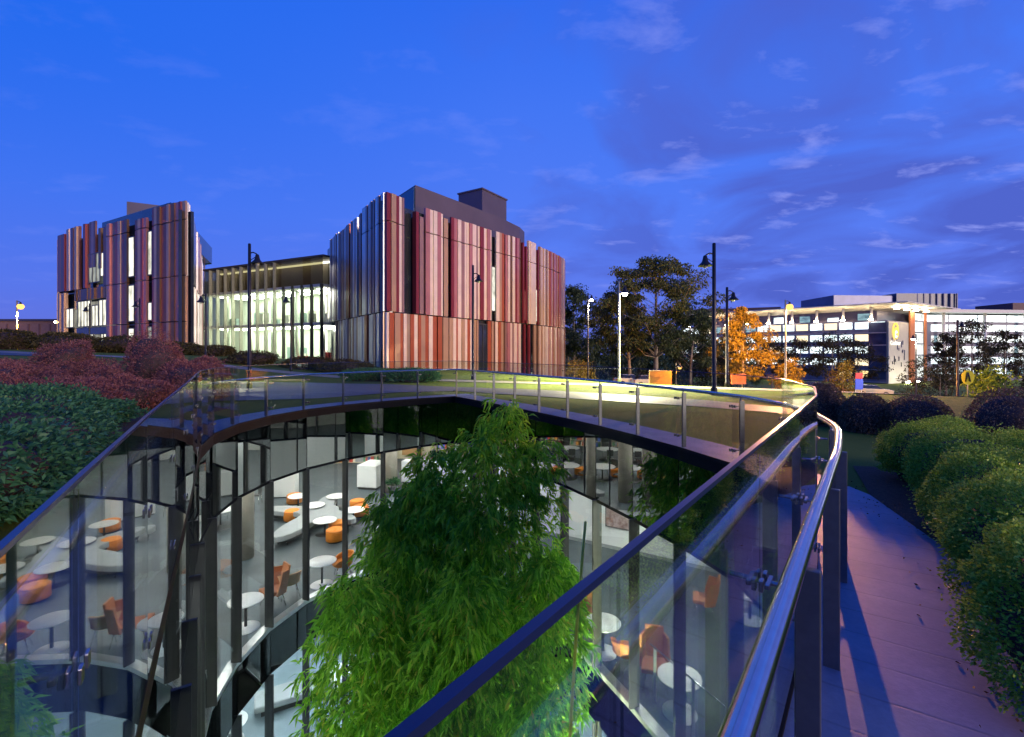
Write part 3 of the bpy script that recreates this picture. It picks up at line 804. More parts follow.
def window(plan, px0, px1, z0, z1, m=None, off=.06, nb=2):
    u0, u1 = sorted((plan.px(px0), plan.px(px1)))
    mb = MB(); wallrun(mb, plan, u0, u1, z0, z1, off, .06); w = lpart(mb, 'window', m or M_lit)
    mb = MB()
    for k in range(nb + 1):
        u = u0 + (u1 - u0) * k / nb; wallrun(mb, plan, u - .05, u + .05, z0, z1, off + .07, .1)
    for z in (z0, z1): wallrun(mb, plan, u0, u1, z - .06, z + .06, off + .06, .09)
    mb.v = [tuple(Vector(v) - LO) for v in mb.v]; f = mb.build('window_frame', M_frame, w)

# ---- right wing: glazed core, striped face
mb = MB(); wallrun(mb, PR, 0, PR.L[-1], -4, 16.9, -.45, .3); lpart(mb, 'core_wall', M_dark)
mb = MB(); wallrun(mb, PLf, 0.2, PLf.L[-1], -1, 16.4, -.45, .3); lpart(mb, 'core_wall', M_dark)
W1 = [BUR, CRE, MAU, ROS, BUR, CRE, MAU]; W2 = [RUS, CRE, RUS, TAN, CRE]; W3 = [TAN, CRE, BUR, MAU, ROS]
ZA, ZB, ZC_, ZT = -3.5, 5.7, 14.8, 17.65
for k, (a, b, pal, zt) in enumerate([(386, 403.5, [BUR, CRE, MAU, BUR, TAN], ZT), (424.5, 442.5, [BUR, CRE, ROS, CRE], ZT - .2), (443.2, 447.3, [TAN], ZT - .6), (450.5, 490.5, [BUR, CRE, ROS, CRE, MAU, CRE], ZT - .2), (495.5, 503.5, [RUS, CRE, TAN], ZT - .1), (505, 520, [ROS, CRE, BRO, CRE, BUR], ZT - .1), (527.5, 535, [CRE, CRE], ZT + .2), (538.5, 544.5, [CRE, TAN], ZT), (545.2, 561.5, [RUS, ROS, TAN, CRE], ZT)]):
    bay(PR, a, b, ZB + .06, ZC_ - .05, pal, 100 + k); bay(PR, a, b, ZC_ + .05, zt, pal, 100 + k)
for k, (a, b, c, zt) in enumerate([(413.3, 416.3, BUR, 16.6), (417.0, 421.0, MAU, 16.2), (521, 522.6, BUR, 17.2), (524, 525.5, BUR, 16.8), (536.3, 537.3, BUR, 17)]):
    bay(PR, a, b, ZB + .06, zt, [c], 130 + k, 'cladding_fin', wmin=.3, wmax=3, back=.25)
for k, (a, b, pal) in enumerate([(386, 436, [RUS, CRE, RUS, TAN]), (436.5, 448, [RUS, BRO, TAN]), (448.5, 477, [TAN, CRE, RUS, CRE, TAN]), (487, 504, [BRO, CRE, RUS, TAN]), (504.5, 520, [ROS, CRE, MAU]), (533.5, 536, [TAN]), (538, 545, [CRE, TAN]), (545.2, 561.5, [TAN, CRE, ROS])]):
    bay(PR, a, b, ZA, ZB - .06, pal, 140 + k)
for a, b in ((523.5, 525), (527.8, 529.5)): bay(PR, a, b, ZA, ZB - .06, [BUR], 159, 'cladding_fin', wmin=.3, wmax=3)
# far curved end, round the corner
u1 = PR.px(561.5)
mb = MB(); stripes(mb, PR, u1 + .1, PR.L[-1], ZA, ZB - .06, W3, seed=5); lpart(mb, 'cladding_bay', PAL)
mb = MB(); stripes(mb, PR, u1 + .1, PR.L[-1], ZB + .06, ZT, W3, seed=6); lpart(mb, 'cladding_bay', PAL)
for a, b, z0, z1 in ((491, 495, 7, 12.8), (521, 527.2, 6.2, 10.5), (535.2, 538.3, 6.2, 11), (558, 561.5, 6.0, 9)): window(PR, a, b, z0, z1, nb=1)
window(PR, 478, 486.5, -1.0, 5.2, M_dark)
# left face of the right wing: silvery strips
S1 = [SIL, MAU, SIL, SIL, TAN, SIL]
bay(PLf, 363.5, 385, ZB + .06, ZC_ - .05, [SIL, MAU, SIL], 170); bay(PLf, 363.5, 385, ZC_ + .05, ZT, [SIL, MAU, SIL], 170)
for k, (a, b, pal, zt) in enumerate([(359.5, 362.5, [BUR, PLU], 17.3), (352, 358, [SIL, MAU], 17.2), (347.5, 350.5, [RUS, BRO], 17.1), (336, 347, [MAU, TAN, SIL, PLU], 17.0), (331, 335.5, [SIL, MAU], 16.9)]):
    bay(PLf, a, b, ZB + .06, zt, pal, 180 + k)
for k, (a, b, pal) in enumerate([(369.5, 385, [SIL, TAN, SIL]), (366.5, 368.8, [RUS]), (352, 366, [SIL, TAN, SIL]), (337, 351.5, [SIL, TAN, PLU])]):
    bay(PLf, a, b, -1, ZB - .06, pal, 190 + k)
window(PLf, 328, 336, 6.2, 10.6, nb=2)
# roof storey set back, curved
mb = MB(); RP = [(-11.2, 55.6), (-5.2, 64.0), (-1.2, 70), (1.2, 74.4), (2.0, 77.4), (1.4, 80.5), (-2, 84), (-22, 84), (-22.5, 71)]
mb.prism(RP, 16.0, 21.0); lpart(mb, 'roof_storey', M_roofp)
mb = MB(); mb.wallseg((-16.2, 62.4), (-11.25, 55.5), 16.2, 20.7, .1, .12); lpart(mb, 'roof_glazing', M_bglass)
mb = MB(); c = Vector((-4.6, 76)); a = math.atan2(8, 5.25)
mb.box((c.x, c.y, 23.4), (6.5, 4.6, 5.4), a); mb.box((c.x, c.y, 26.2), (6.8, 4.9, .2), a); lpart(mb, 'plant_room', M_roofp)
mb = MB(); mb.prism([(-13.5, 49.5), (8, 82), (5, 91), (-10, 96), (-26, 70)], 15.2, 15.9); lpart(mb, 'roof', M_roofp)

# ---- left wing
mb = MB(); wallrun(mb, PF, 0.1, PF.L[-1], -1, 16.6, -.45, .3); lpart(mb, 'core_wall', M_dark)
mb = MB(); wallrun(mb, PS, 0.2, PS.L[-1], -1, 16.6, -.45, .3); lpart(mb, 'core_wall', M_dark)
Q = [PLU, BRO, MAU, BUR, TAN]; zt = 17.6
T = [(4.95, 9.7), (9.8, 15.6), (15.7, zt)]
for k, (a, b, lo, pal, top) in enumerate([(153.3, 186, 0, [BUR, TAN, PLU, BUR, ROS, BRO], zt), (135.7, 147.7, 0, [PLU, ROS, BUR, TAN], 16.8), (108, 128, 0, [ROS, PLU, TAN, BUR, BRO, BUR], 17.2)]):
    for j, (z0, z1) in enumerate(T):
        if j == 2: z1 = top
        bay(PF, a, b, z0, z1, pal, 200 + k)
    bay(PF, a, b, -.5, 4.85, pal, 200 + k)
for k, (a, b, pal, z0, top) in enumerate([(59.2, 66.5, [BUR, BRO, RUS], 9.8, 17.5), (67, 80.5, [TAN, MAU, PLU, CRE], 9.8, 18.0), (85.2, 89, [BUR, PLU], 9.8, 18.0), (90, 96, [PLU, MAU], 12.3, 18.1), (99.5, 102, [BRO], 12, 17), (104.5, 107.6, [PLU], 9.8, 17), (58.2, 67, [TAN, BRO, TAN], -.5, 9.6)]):
    bay(PF, a, b, z0, top, pal, 220 + k)
mb = MB(); u1 = PF.px(58.0); stripes(mb, PF, u1 + .1, PF.L[-1], -.5, 17.3, Q, seed=9); lpart(mb, 'cladding_bay', PAL)
for k, (a, b) in enumerate([(76, 107)]):
    bay(PF, a, b, 8.3, 9.7, [BRO, PLU], 235)
for a, b, z0, z1, nb in ((129, 134.8, 10.4, 15, 1), (129, 134.8, 5.2, 9.4, 1), (129, 134.8, .6, 4.4, 1), (148.5, 152.6, 10.3, 15.2, 1), (148.5, 152.6, 5.2, 7.2, 1), (66.5, 74, 4.9, 7.4, 2), (78.5, 91, 4.9, 8.2, 4), (92.5, 99, 4.9, 7.5, 2), (99.6, 107, 4.9, 8.1, 2), (69, 94, .6, 3.9, 6), (101.5, 107, .6, 3.9, 2), (101, 107.5, 11, 13.9, 2)):
    window(PF, a, b, z0, z1, None, .03, nb)
for a, b, z0, z1, nb in ((86, 100.5, 10.4, 14, 4), (148.5, 152.6, .6, 4.5, 1)): window(PF, a, b, z0, z1, M_dim, .03, nb)
S2 = [SIL, MAU, SIL, SIL]
bay(PS, 187.5, 204, 9.8, zt, S2, 240, wmin=.8, wmax=1.6); bay(PS, 187.5, 204, -.5, 9.7, S2, 241, wmin=.8, wmax=1.6)
mb = MB(); mb.prism([(-36, 54), (-61, 67.5), (-62, 78), (-52.5, 80)][::-1], 15.8, 16.5); lpart(mb, 'roof', M_roofp)
mb = MB(); mb.prism([(-39.5, 55.6), (-46, 59.2), (-55, 64.4), (-57.5, 69), (-54, 82), (-50, 80)][::-1], 16.3, 19.0); lpart(mb, 'roof_storey', M_bglass)
mb = MB(); mb.box((-50, 66, 20), (4, 4, 3), .5); lpart(mb, 'plant_room', M_roofp)

# ---- lit glass hall between the wings
A, B = Vector((-49.3, 76.8)), Vector((-25.7, 65.0)); HD = (B - A).normalized(); HN = Vector((HD.y, -HD.x))
HLn = (B - A).length
def hp_(u, off=0.): return A + HD * u + HN * off
M_hall = mat('hall_wall', (.6, .64, .55), .7, 0, .06, .5)
M_hlight = emit_mat('hall_light_glow', (.96, 1., .84), 12)
mb = MB()
for z in (0.0, 5.55, 10.75): mb.wallseg(hp_(0), hp_(HLn), z - .18, z + .18, 7, 0)
lpart(mb, 'floor_slab', M_soffit)
mb = MB(); mb.wallseg(hp_(-14), hp_(HLn + 4), 0, 14.6, .2, -7.0); lpart(mb, 'hall_back_wall', M_hall)
mb = MB(); mb.wallseg(hp_(-.2), hp_(HLn + .3), 14.6, 14.85, 8, .12); lpart(mb, 'hall_roof', mat('hall_roof_edge', (.09, .075, .07), .5, .4))
mb = MB(); mb.wallseg(hp_(0), hp_(HLn), 10.95, 14.6, .06, -.05); lpart(mb, 'louvre_band', glass_mat('louvre_glazing', (.52, .5, .38), .06, 1.0))
mb = MB(); mb.wallseg(hp_(0), hp_(HLn), 14.35, 14.45, .8, -2.2); lpart(mb, 'loft_fill_light', emit_mat('loft_fill_glow', (1., .97, .82), 1.6))  # added glow strip, brightens the tinted band from behind
mb = MB(); mb.wallseg(hp_(-1), hp_(HLn + 1), 10.9, 14.6, .1, -3.2); lpart(mb, 'loft_wall', mat('loft_brown', (.3, .25, .17), .7, 0, .3, .5))
M_hg = glass_mat('hall_glass', (.9, .95, .9))
nb = 14
for k in range(nb):
    for z0, z1 in ((.25, 5.3), (5.8, 10.5)):
        mb = MB(); mb.wallseg(hp_(HLn * k / nb + .08), hp_(HLn * (k + 1) / nb - .08), z0, z1, .03, -.05); lpart(mb, 'hall_pane', M_hg)
M_fin1 = mat('hall_fin_dark', (.06, .06, .05), .4, .4); M_fin2 = mat('hall_fin_pale', (.34, .34, .27), .4, .4)
for k in range(nb + 1):
    u = HLn * k / nb; dark = k in (0, 10, 11, 12, 13, 14)
    mb = MB(); mb.wallseg(hp_(u - .07), hp_(u + .07), .1, 14.5 if not dark else 10.9, .5, .35); lpart(mb, 'hall_fin', M_fin1 if dark else M_fin2)
for k in range(7):
    for z in (5.32, 10.52):
        u = HLn * (k + .5) / 7
        mb = MB(); mb.wallseg(hp_(u - .9), hp_(u + .9), z - .06, z, 4.5, -1.5); lpart(mb, 'hall_light', M_hlight)
r = random.Random(4)
M_fur = [mat('hall_shelf_teal', (.25, .34, .33), .6), mat('hall_shelf_pale', (.66, .64, .58), .6), mat('hall_shelf_grey', (.22, .22, .2), .6), mat('hall_box_red', (.5, .06, .05), .5)]
for z in (.2, 5.75):
    u = .5
    while u < HLn - 1.5:
        w = r.uniform(.6, 1.8); hgt = r.uniform(.8, 2.3)
        mb = MB(); mb.wallseg(hp_(u), hp_(u + w), z, z + hgt, .5, -r.uniform(2, 5.5)); lpart(mb, 'hall_shelf', M_fur[r.choice((0, 1, 1, 2, 0, 3) if z < 1 else (0, 1, 0, 2))]); u += w + r.uniform(.2, 1.0)
for k in range(5):
    q = hp_(HLn * (k + .5) / 5, -2.5); mb = MB(); mb.lathe([(.3, 0), (.3, 10.6)], (q.x, q.y, 0), 14); lpart(mb, 'hall_column', M_hall)
# lamp on the end wall of the left wing
# ================================================================ OFFICE BUILDING ACROSS THE STREET
off = thing('office_building', 'long office block across the street with lit ribbon windows, floating canopy roof and glowing emblem', 'building', (116, 150, -8.5))
OO = Vector((116, 150, -8.5))
def opart(mb, name, m, parent=None):
    mb.v = [tuple(Vector(v) - OO) for v in mb.v]
    return mb.build(name, m, parent or off)
M_ow = mat('office_grey_panel', (.13, .13, .19), .5, .2, .1, .2)
M_stone = mat('office_stone', (.5, .48, .4), .8, 0, .1, .2)
M_orange = mat('office_orange_panel', (.5, .17, .06), .6, 0, .1, .2)
M_canopy = mat('canopy_white', (.75, .7, .62), .5)
M_olit = lit_mat('office_window_glow', (.32, .42, .42), (.85, .97, 1.), 1.7, (.35, .35, .9))
M_olit2 = lit_mat('office_window_dim', (.03, .06, .1), (.25, .4, .45), .8, (.3, .3, .9))
M_warm = emit_mat('canopy_uplight', (1., .74, .45), 70.0)
a0, a1 = Vector((70, 199)), Vector((117, 150)); tA = (a1 - a0).normalized(); nA = Vector((tA.y, -tA.x)); LA = (a1 - a0).length
b1 = Vector((152, 171)); tB = (b1 - a1).normalized(); LB = (b1 - a1).length
mb = MB(); mb.prism([tuple(a0), tuple(a1), tuple(b1), (140, 215), (95, 225)], -8.5, 11.6); opart(mb, 'main_wall', M_ow)
mb = MB(); mb.prism([tuple(a0 + tA * 4 - nA * 4 ), tuple(a1 - nA * 4 - tA * 3), tuple(b1 + Vector((-6, 4))), (136, 212), (97, 222)], 11.6, 15.6); opart(mb, 'terrace_wall', mat('terrace_dark', (.09, .08, .13), .3, .3))
# canopy roof: thin shaped plate with upturned lit edge
e0, e1, e2 = a0 - tA * 5 + nA * 3.5, a1 + nA * 3.5 + Vector((4, -4)), b1 + Vector((6, -2))
i0, i1, i2 = a0 + tA * 1 - nA * 4, a1 - nA * 4.5 - tA * 3.5, b1 + Vector((-5, 5))
mb = MB()
mb.prism([tuple(e0), tuple(e1), tuple(e2), (142, 216), (94, 227)], 16.62, 16.9)
vs = [(q.x, q.y, 16.6) for q in (e0, e1, e2)] + [(q.x, q.y, 15.0) for q in (i0, i1, i2)]
mb.add(vs, [(0, 3, 4, 1), (1, 4, 5, 2)]); opart(mb, 'canopy_roof', M_canopy)
r = random.Random(8)
zf = [-7.5, -3.6, .3, 4.2, 8.1]
for j, z in enumerate(zf):
    nw = 16
    for k in range(nw):
        u0, u1 = LA * k / nw + .35, LA * (k + 1) / nw - .35
        if j < 1 and k < 13: continue
        m = M_olit if r.random() < .8 else M_olit2
        if r.random() < .18: m = emit_mat('office_warm_window', (1., .8, .5), 1.1)
        if j == 0: m = emit_mat('warm_window', (1., .7, .3), 1.0)
        mb = MB(); mb.wallseg(a0 + tA * u0, a0 + tA * u1, z + .9, z + 3.1, .3, .12); w = opart(mb, 'window', m)
    mb = MB(); mb.wallseg(a0, a1, z - .55, z - .2, .5, .45); opart(mb, 'sunshade', mat('sunshade_grey', (.3, .3, .34), .4, .5))
mb = MB(); mb.wallseg(a1 - tA * 4.5, a1, -7, 11, .3, .16); opart(mb, 'corner_glazing', mat('corner_blue_glass', (.05, .07, .14), .08, .3, .4, .4))
for k in range(9):
    q = a0 + tA * (LA * (k + .5) / 9); mb = MB(); mb.lathe([(.35, 11.6), (.35, 15.9)], (q.x + nA.x * .2, q.y + nA.y * .2, 0), 10); opart(mb, 'canopy_post', M_canopy)
    mb = MB(); mb.box((q.x + nA.x * .9, q.y + nA.y * .9, 12.0), (.9, .9, .3)); opart(mb, 'uplight', M_warm)
for k in range(1, 8, 1):
    u = LA * k / 8
    mb = MB(); mb.wallseg(a0 + tA * (u + .4), a0 + tA * (u + 3.6), 12.0, 14.2 if k % 3 else 13.2, .2, -3.6); opart(mb, 'terrace_window', M_olit2 if k % 2 else M_olit)
# stone wall with emblem on the second face
def bq(u, o=0.): n = Vector((tB.y, -tB.x)); return a1 + tB * u + n * o
mb = MB(); mb.wallseg(bq(.3), bq(14.5), -8.5, 11.2, .4, .5); opart(mb, 'stone_wall', M_stone)
for k in range(16):
    u, z = r.uniform(1.2, 13), r.uniform(-4, 4.6); hgt = r.choice((.9, 1.4, 1.9))
    mb = MB(); mb.wallseg(bq(u), bq(u + .55), z, z + hgt, .2, .56); opart(mb, 'slot_window', M_dark)
mb = MB(); mb.wallseg(bq(14.8), bq(18.4), -8.5, 15.2, .4, .9); opart(mb, 'orange_pier', M_orange)
mb = MB(); mb.wallseg(bq(19), bq(27), -7, 14.6, .3, .2); opart(mb, 'stair_glazing', lit_mat('stair_glow', (.45, .5, .45), (.95, 1., .95), 1.0, (.4, .4, .5)))
for z in (-3.2, .6, 4.4, 8.2, 12):
    mb = MB(); mb.wallseg(bq(19), bq(27), z - .2, z + .2, .2, .4); opart(mb, 'stair_band', M_ow)
mb = MB(); mb.wallseg(bq(27.2), bq(28.6), -8.5, 15.4, .4, .7); opart(mb, 'orange_pier', M_orange)
for u in (3, 10):
    q = bq(u, 4.5); mb = MB(); mb.box((q.x, q.y, -7.6), (1.6, .8, .4), math.atan2(tB.y, tB.x)); opart(mb, 'wall_floodlight', emit_mat('floodlight_glow', (1., .9, .7), 55))
for u in (2, 9, 16, 24):
    q = bq(u, 2.0); mb = MB(); mb.box((q.x, q.y, 15.2), (1.0, 1.0, .25)); opart(mb, 'uplight', M_warm)
# right wing
c0, c1 = bq(30, -2), Vector((222, 176)); tC = (c1 - c0).normalized(); LCn = (c1 - c0).length
mb = MB(); mb.prism([tuple(c0), tuple(c1), (222, 200), (150, 200)], -8.5, 14.5); opart(mb, 'wing_wall', M_ow)
mb = MB(); mb.prism([tuple(c0 + Vector((-1, -4))), tuple(c1 + Vector((0, -4))), (222, 200), (150, 200)], 15.2, 16.3); opart(mb, 'wing_canopy', M_canopy)
for j, z in enumerate([-7.0, -3.2, .6, 4.4, 8.2, 11.6]):
    for k in range(7):
        u0, u1 = LCn * k / 7 + .3, LCn * (k + 1) / 7 - .3
        mb = MB(); mb.wallseg(c0 + tC * u0, c0 + tC * u1, z + .7, z + 3.0, .3, .1); opart(mb, 'window', M_olit if r.random() < .85 else M_olit2)
for k in range(5):
    q = c0 + tC * (LCn * (k + .5) / 5); mb = MB(); mb.lathe([(.5, -8), (.5, 15.2)], (q.x, q.y - 1.5, 0), 10); opart(mb, 'canopy_post', M_canopy)
# roof plant boxes
mb = MB(); mb.prism([(118, 176), (142, 178), (142, 196), (118, 196)], 16.9, 22.5); opart(mb, 'plant_room', mat('plant_room_blue', (.07, .08, .16), .3, .3, .2, .2))
mb = MB(); mb.prism([(141.8, 177), (165, 178), (165, 196), (141.8, 196)], 16.5, 23.3); opart(mb, 'plant_room_glazing', mat('plant_glazing', (.04, .07, .12), .35, 0, .3, .3))
for k in range(10):
    x = 142.5 + 22 * k / 9; mb = MB(); mb.box((x, 177.5, 19.8), (.3, .5, 7.0)); opart(mb, 'plant_room_mullion', M_ow)
mb = MB(); mb.prism([(78, 214), (112, 200), (114, 210), (82, 222)], 16.8, 20.5); opart(mb, 'plant_room', mat('plant_room_brown', (.14, .07, .05), .6))
mb = MB(); mb.prism([(192, 184), (222, 184), (222, 199), (192, 199)], 16.3, 20.5); opart(mb, 'plant_room', mat('plant_room_maroon', (.1, .03, .04), .6))
# emblem: a gold oval ring with two curls inside, name below
M_gold_e = emit_mat('emblem_gold', (1., .62, .12), 1.15); M_white_e = emit_mat('emblem_white', (1., .93, .8), 1.5)
nB = Vector((tB.y, -tB.x))
def on_wall(u, z, o=.62): q = bq(u, o); return (q.x, q.y, z)
em = MB()
def arc(cu, cz, ru, rz, t0, t1, w, n=26):
    return [on_wall(cu + ru * math.cos(R(t0 + (t1 - t0) * k / n)), cz + rz * math.sin(R(t0 + (t1 - t0) * k / n)), .72) for k in range(n + 1)], w
for A_ in (arc(4.6, 8.1, 1.9, 2.6, -60, 262, 1), arc(4.95, 7.5, 1.15, 1.75, -75, 215, 1)):
    pts = A_[0]; em.tube(pts, [.07 + .17 * math.sin(PI * (k + 1) / (len(pts) + 1)) for k in range(len(pts))], 8)
o = opart(em, 'emblem_ring', M_gold_e)
em = MB(); pts = arc(4.95, 7.3, .6, 1.0, 20, 330, 1)[0]; em.tube(pts, .15, 8); opart(em, 'emblem_curl', M_white_e)
def text_mesh(s, size, m, name, parent, origin, xdir, zdir=(0, 0, 1), ext=.03):
    cu = bpy.data.curves.new(name, 'FONT'); cu.body = s; cu.size = size; cu.extrude = ext; cu.align_x = 'CENTER'
    ob = bpy.data.objects.new(name, cu); COL.objects.link(ob)
    bpy.context.view_layer.update()
    me = bpy.data.meshes.new_from_object(ob.evaluated_get(bpy.context.evaluated_depsgraph_get()))
    bpy.data.objects.remove(ob); bpy.data.curves.remove(cu)
    X = Vector(xdir).normalized(); Z = Vector(zdir).normalized(); Y = X.cross(Z)
    M = Matrix((X, Z, -Y)).transposed().to_4x4(); M.translation = Vector(origin)
    me.transform(M); me.materials.clear(); me.materials.append(m)
    o = bpy.data.objects.new(name, me); COL.objects.link(o)
    if parent: o.parent = parent
    return o
text_mesh('Cochlear', 1.9, M_white_e, 'sign_lettering', off, Vector(on_wall(4.6, 3.9, .7)) - OO, (tB.x, tB.y, 0))

# low brick building at far left
lb = thing('brick_building', 'low brick building with warm lit window at the left edge behind the street lamp', 'building', (-80, 82, 1))
mb = MB(); mb.box((-5, 0, 2.6), (26, 8, 6.2)); mb.build('wall', mat('purple_brick', (.24, .13, .12), .85, 0, .15, 2), lb)
mb = MB(); mb.box((-5, 0, 5.85), (26.6, 8.6, .3)); mb.build('roof', M_roofp, lb)
for x, z, w, h_ in ((-7.5, 3.6, 4, 2.2), (-8.5, 1.3, 3.4, 1.8), (-8.5, 7, 3, 1.6)):
    if z > 6: continue
    mb = MB(); mb.box((x, -4.0, z), (w, .16, h_)); f = mb.build('window', emit_mat('warm_window_bright', (1., .62, .16), 2.2), lb)
    mb = MB()
    for s in (-1, 0, 1): mb.box((x + s * w / 2, -4.1, z), (.12, .1, h_ + .1))
    for s in (-1, 1): mb.box((x, -4.1, z + s * h_ / 2), (w, .1, .12))
    mb.build('window_frame', M_frame, f)
for k in range(13):
    mb = MB(); mb.box((-16 + k * 1.75, -4.06, 2.4), (.22, .12, 5.6)); mb.build('wall_rib', mat('brick_rib', (.16, .08, .08), .85), lb)
# orange lit wall by the street with lamp
ow = thing('street_wall', 'low rendered wall glowing orange beside a small lamp beyond the lawn', 'wall', (13.6, 44, tz(13.6, 44)))
mb = MB(); mb.box((0, 0, .65), (2.0, .25, 1.3)); mb.build('wall', mat('rendered_wall', (.36, .17, .05), .8, 0, .1, 2), ow)
mb = MB(); mb.box((0, 0, 1.33), (2.1, .33, .08)); mb.build('coping', mat('coping_grey', (.3, .27, .24), .8), ow)

# ================================================================ LAMP POSTS
M_pole = mat('dark_pole', (.018, .017, .022), .35, .5, .1)
M_polel = mat('pale_pole', (.3, .27, .22), .4, .5, .1)
M_bulbw = emit_mat('white_lamp_glow', (1., .9, .72), 60)
M_bulbs = emit_mat('sodium_lamp_glow', (1., .5, .12), 1.5)
M_off = mat('lamp_lens_unlit', (.5, .52, .56), .2)
def lamp_post(label, px, d, ztop, side=-1, lit=None, bell_drop=.9, pale=False, r=.065, group='lamp posts around the library', double=False):
    x = at(px, d); z = tz(x, d); h = ztop - z
    t = thing('lamp_post', label, 'lamp post', (x, d, z), 0, group)
    mb = MB(); mb.lathe([(r * 1.9, 0), (r * 1.9, .25), (r * 1.25, .3), (r * 1.15, h * .5), (r, h - .02), (r * .6, h)], (0, 0, 0), 12); mb.build('pole', M_polel if pale else M_pole, t)
    zb = h - bell_drop
    mb = MB(); mb.tube([(0, 0, zb + .32), (side * .16, 0, zb + .36), (side * .3, 0, zb + .3), (side * .32, 0, zb + .16)], .028, 8)
    mb.tube([(0, 0, zb - .02), (side * .32, 0, zb + .2)], .016, 6); mb.build('bracket', M_pole, t)
    mb = MB(); mb.lathe([(.03, .3), (.07, .27), (.1, .12), (.13, .04), (.25, -.08), (.27, -.12), (.25, -.12), (.1, .02)], (side * .34, 0, zb - .02), 16); mb.build('lamp_shade', M_pole, t)
    m = {None: M_off, 'w': M_bulbw, 's': M_bulbs}[lit]
    mb = MB(); rb = .1 if lit is None else (.3 if lit == 's' and r > .05 else .17)
    mb.lathe([(0.001, -rb), (rb * .6, -rb * .8), (rb, -.02), (rb * .7, rb * .6), (.001, rb * .8)], (side * .34, 0, zb - .13), 12); mb.build('lens', m, t)
    return t, (x + side * .34, d - .0, z + zb - .16 - rb - .2)
lamp_post('tall unlit dark lamp post on the lawn right of the gum trees, nearest one', 714, 18.4, 5.83, -1, bell_drop=.75)
lamp_post('unlit dark lamp post behind the tall one, next to the lamplit tree', 727, 25.5, 5.1, 1, bell_drop=.55)
lamp_post('slim dark lamp post standing before the orange and cream cladding', 473, 29, 6.9, 1, bell_drop=.85)
lamp_post('tall dark lamp post before the lit glass hall', 249.5, 21, 6.4, 1, bell_drop=.75, r=.06)
lamp_post('short dark lamp post at the left end of the glass hall', 205.8, 33, 5.65, -1, bell_drop=.45, r=.05)
lamp_post('short dark lamp post in the middle of the glass hall', 291, 33, 5.65, -1, bell_drop=.45, r=.05)
lamp_post('dark lamp post before the lit lower windows of the left wing', 89.5, 45, 6.2, -1, bell_drop=.6, r=.05)
lamp_post('dark lamp post before the tall window strip of the left wing', 139.6, 40, 6.15, -1, bell_drop=.6, r=.05)
_, LW1 = lamp_post('white lit lamp post on pale pole left of the largest gum', 619, 28, 5.75, 1, 'w', .55, True)
_, LW2 = lamp_post('white lit lamp post on dark pole near the library end', 588, 45, 7.2, 1, 'w', .5)
_, LW3 = lamp_post('white lit lamp post before the wall with the emblem', 916, 55, 3.7, -1, 'w', .4)
lamp_post('unlit dark lamp post left of the yellow crossing sign', 957.5, 38, 4.2, 1, bell_drop=.45, r=.08)
_, LS1 = lamp_post('street lamp burning bright orange between lamplit tree and office', 785.5, 40, 6.0, 1, 's', .45, True)
_, LS2 = lamp_post('street lamp burning bright orange at the left edge above the mound', 17, 46, 6.6, 1, 's', .45, True)
_, LS3 = lamp_post('small orange lamp beside the glowing low wall', 676, 43, .7, 1, 's', .3, False, .04)
# wall lamp on the end of the left wing
q = PF.pt(PF.px(58.3), .3)
wl = thing('wall_lamp', 'small orange wall lamp on the left end of the striped wing', 'lamp', (q.x, q.y, 5.8))
mb = MB(); mb.box((0, .1, 0), (.16, .2, .3)); mb.build('bracket', M_pole, wl)
mb = MB(); mb.lathe([(.05, -.15), (.14, 0), (.05, .15)], (0, -.08, 0), 10); mb.build('lens', emit_mat('wall_lamp_glow', (1., .55, .18), 60), wl)

# ================================================================ SIGNS
M_yel = mat('sign_yellow', (.85, .72, .02), .5, 0, .03); M_sblack = mat('sign_black', (.02, .02, .02), .5); M_spole = mat('galvanised_pole', (.5, .5, .52), .45, .6)
def gl(px, d): x = at(px, d); return (x, d, tz(x, d))
t = thing('crossing_sign', 'tall oval yellow sign with black walking legs mark on a grey pole', 'road sign', gl(967.5, 38), -.3)
mb = MB(); mb.lathe([(.035, 0), (.035, 2.2)], (0, 0, 0), 10); mb.build('pole', M_spole, t)
d = MB(); n = 28
d.add([(.42 * math.cos(2 * PI * k / n), -.05 + .02 * s, 1.7 + .58 * math.sin(2 * PI * k / n)) for s in (0, 1) for k in range(n)], [tuple(range(n)), tuple(range(2 * n - 1, n - 1, -1))] + [(k, n + k, n + (k + 1) % n, (k + 1) % n) for k in range(n)])
d.build('sign_disc', M_yel, t)
mb = MB()
for s in (-1, 1): mb.tube([(0, -.06, 2.08), (s * .07, -.06, 1.8), (s * .15, -.06, 1.36)], [.05, .055, .045], 6)
mb.build('walking_mark', M_sblack, t)
t = thing('parking_sign', 'tall narrow sign panel in red over blue by the street', 'road sign', gl(859, 60))
mb = MB()
for x in (-.36, .36): mb.box((x, .1, 1.3), (.08, .08, 2.6))
mb.build('post', M_spole, t)
mb = MB(); mb.box((0, 0, 2.4), (.85, .1, .7)); mb.build('red_panel', mat('sign_red', (.5, .02, .04), .5), t)
mb = MB(); mb.box((0, 0, 1.35), (.95, .1, 1.3)); mb.build('blue_panel', mat('sign_blue', (.02, .06, .6), .5), t)
0 and text_mesh('P', 1.3, M_white, 'sign_letter', t, (0, -.06, .85), (1, 0, 0))
t = thing('orange_sign', 'small orange box sign standing on the far lawn', 'sign', gl(738.5, 34))
mb = MB()
for x in (-.35, .35): mb.box((x, 0, .25), (.06, .06, .5))
mb.build('leg', M_pole, t)
mb = MB(); mb.box((0, 0, .68), (1.05, .12, .72)); mb.build('panel', mat('sign_orange', (.75, .13, .03), .5), t, bevel=.02)
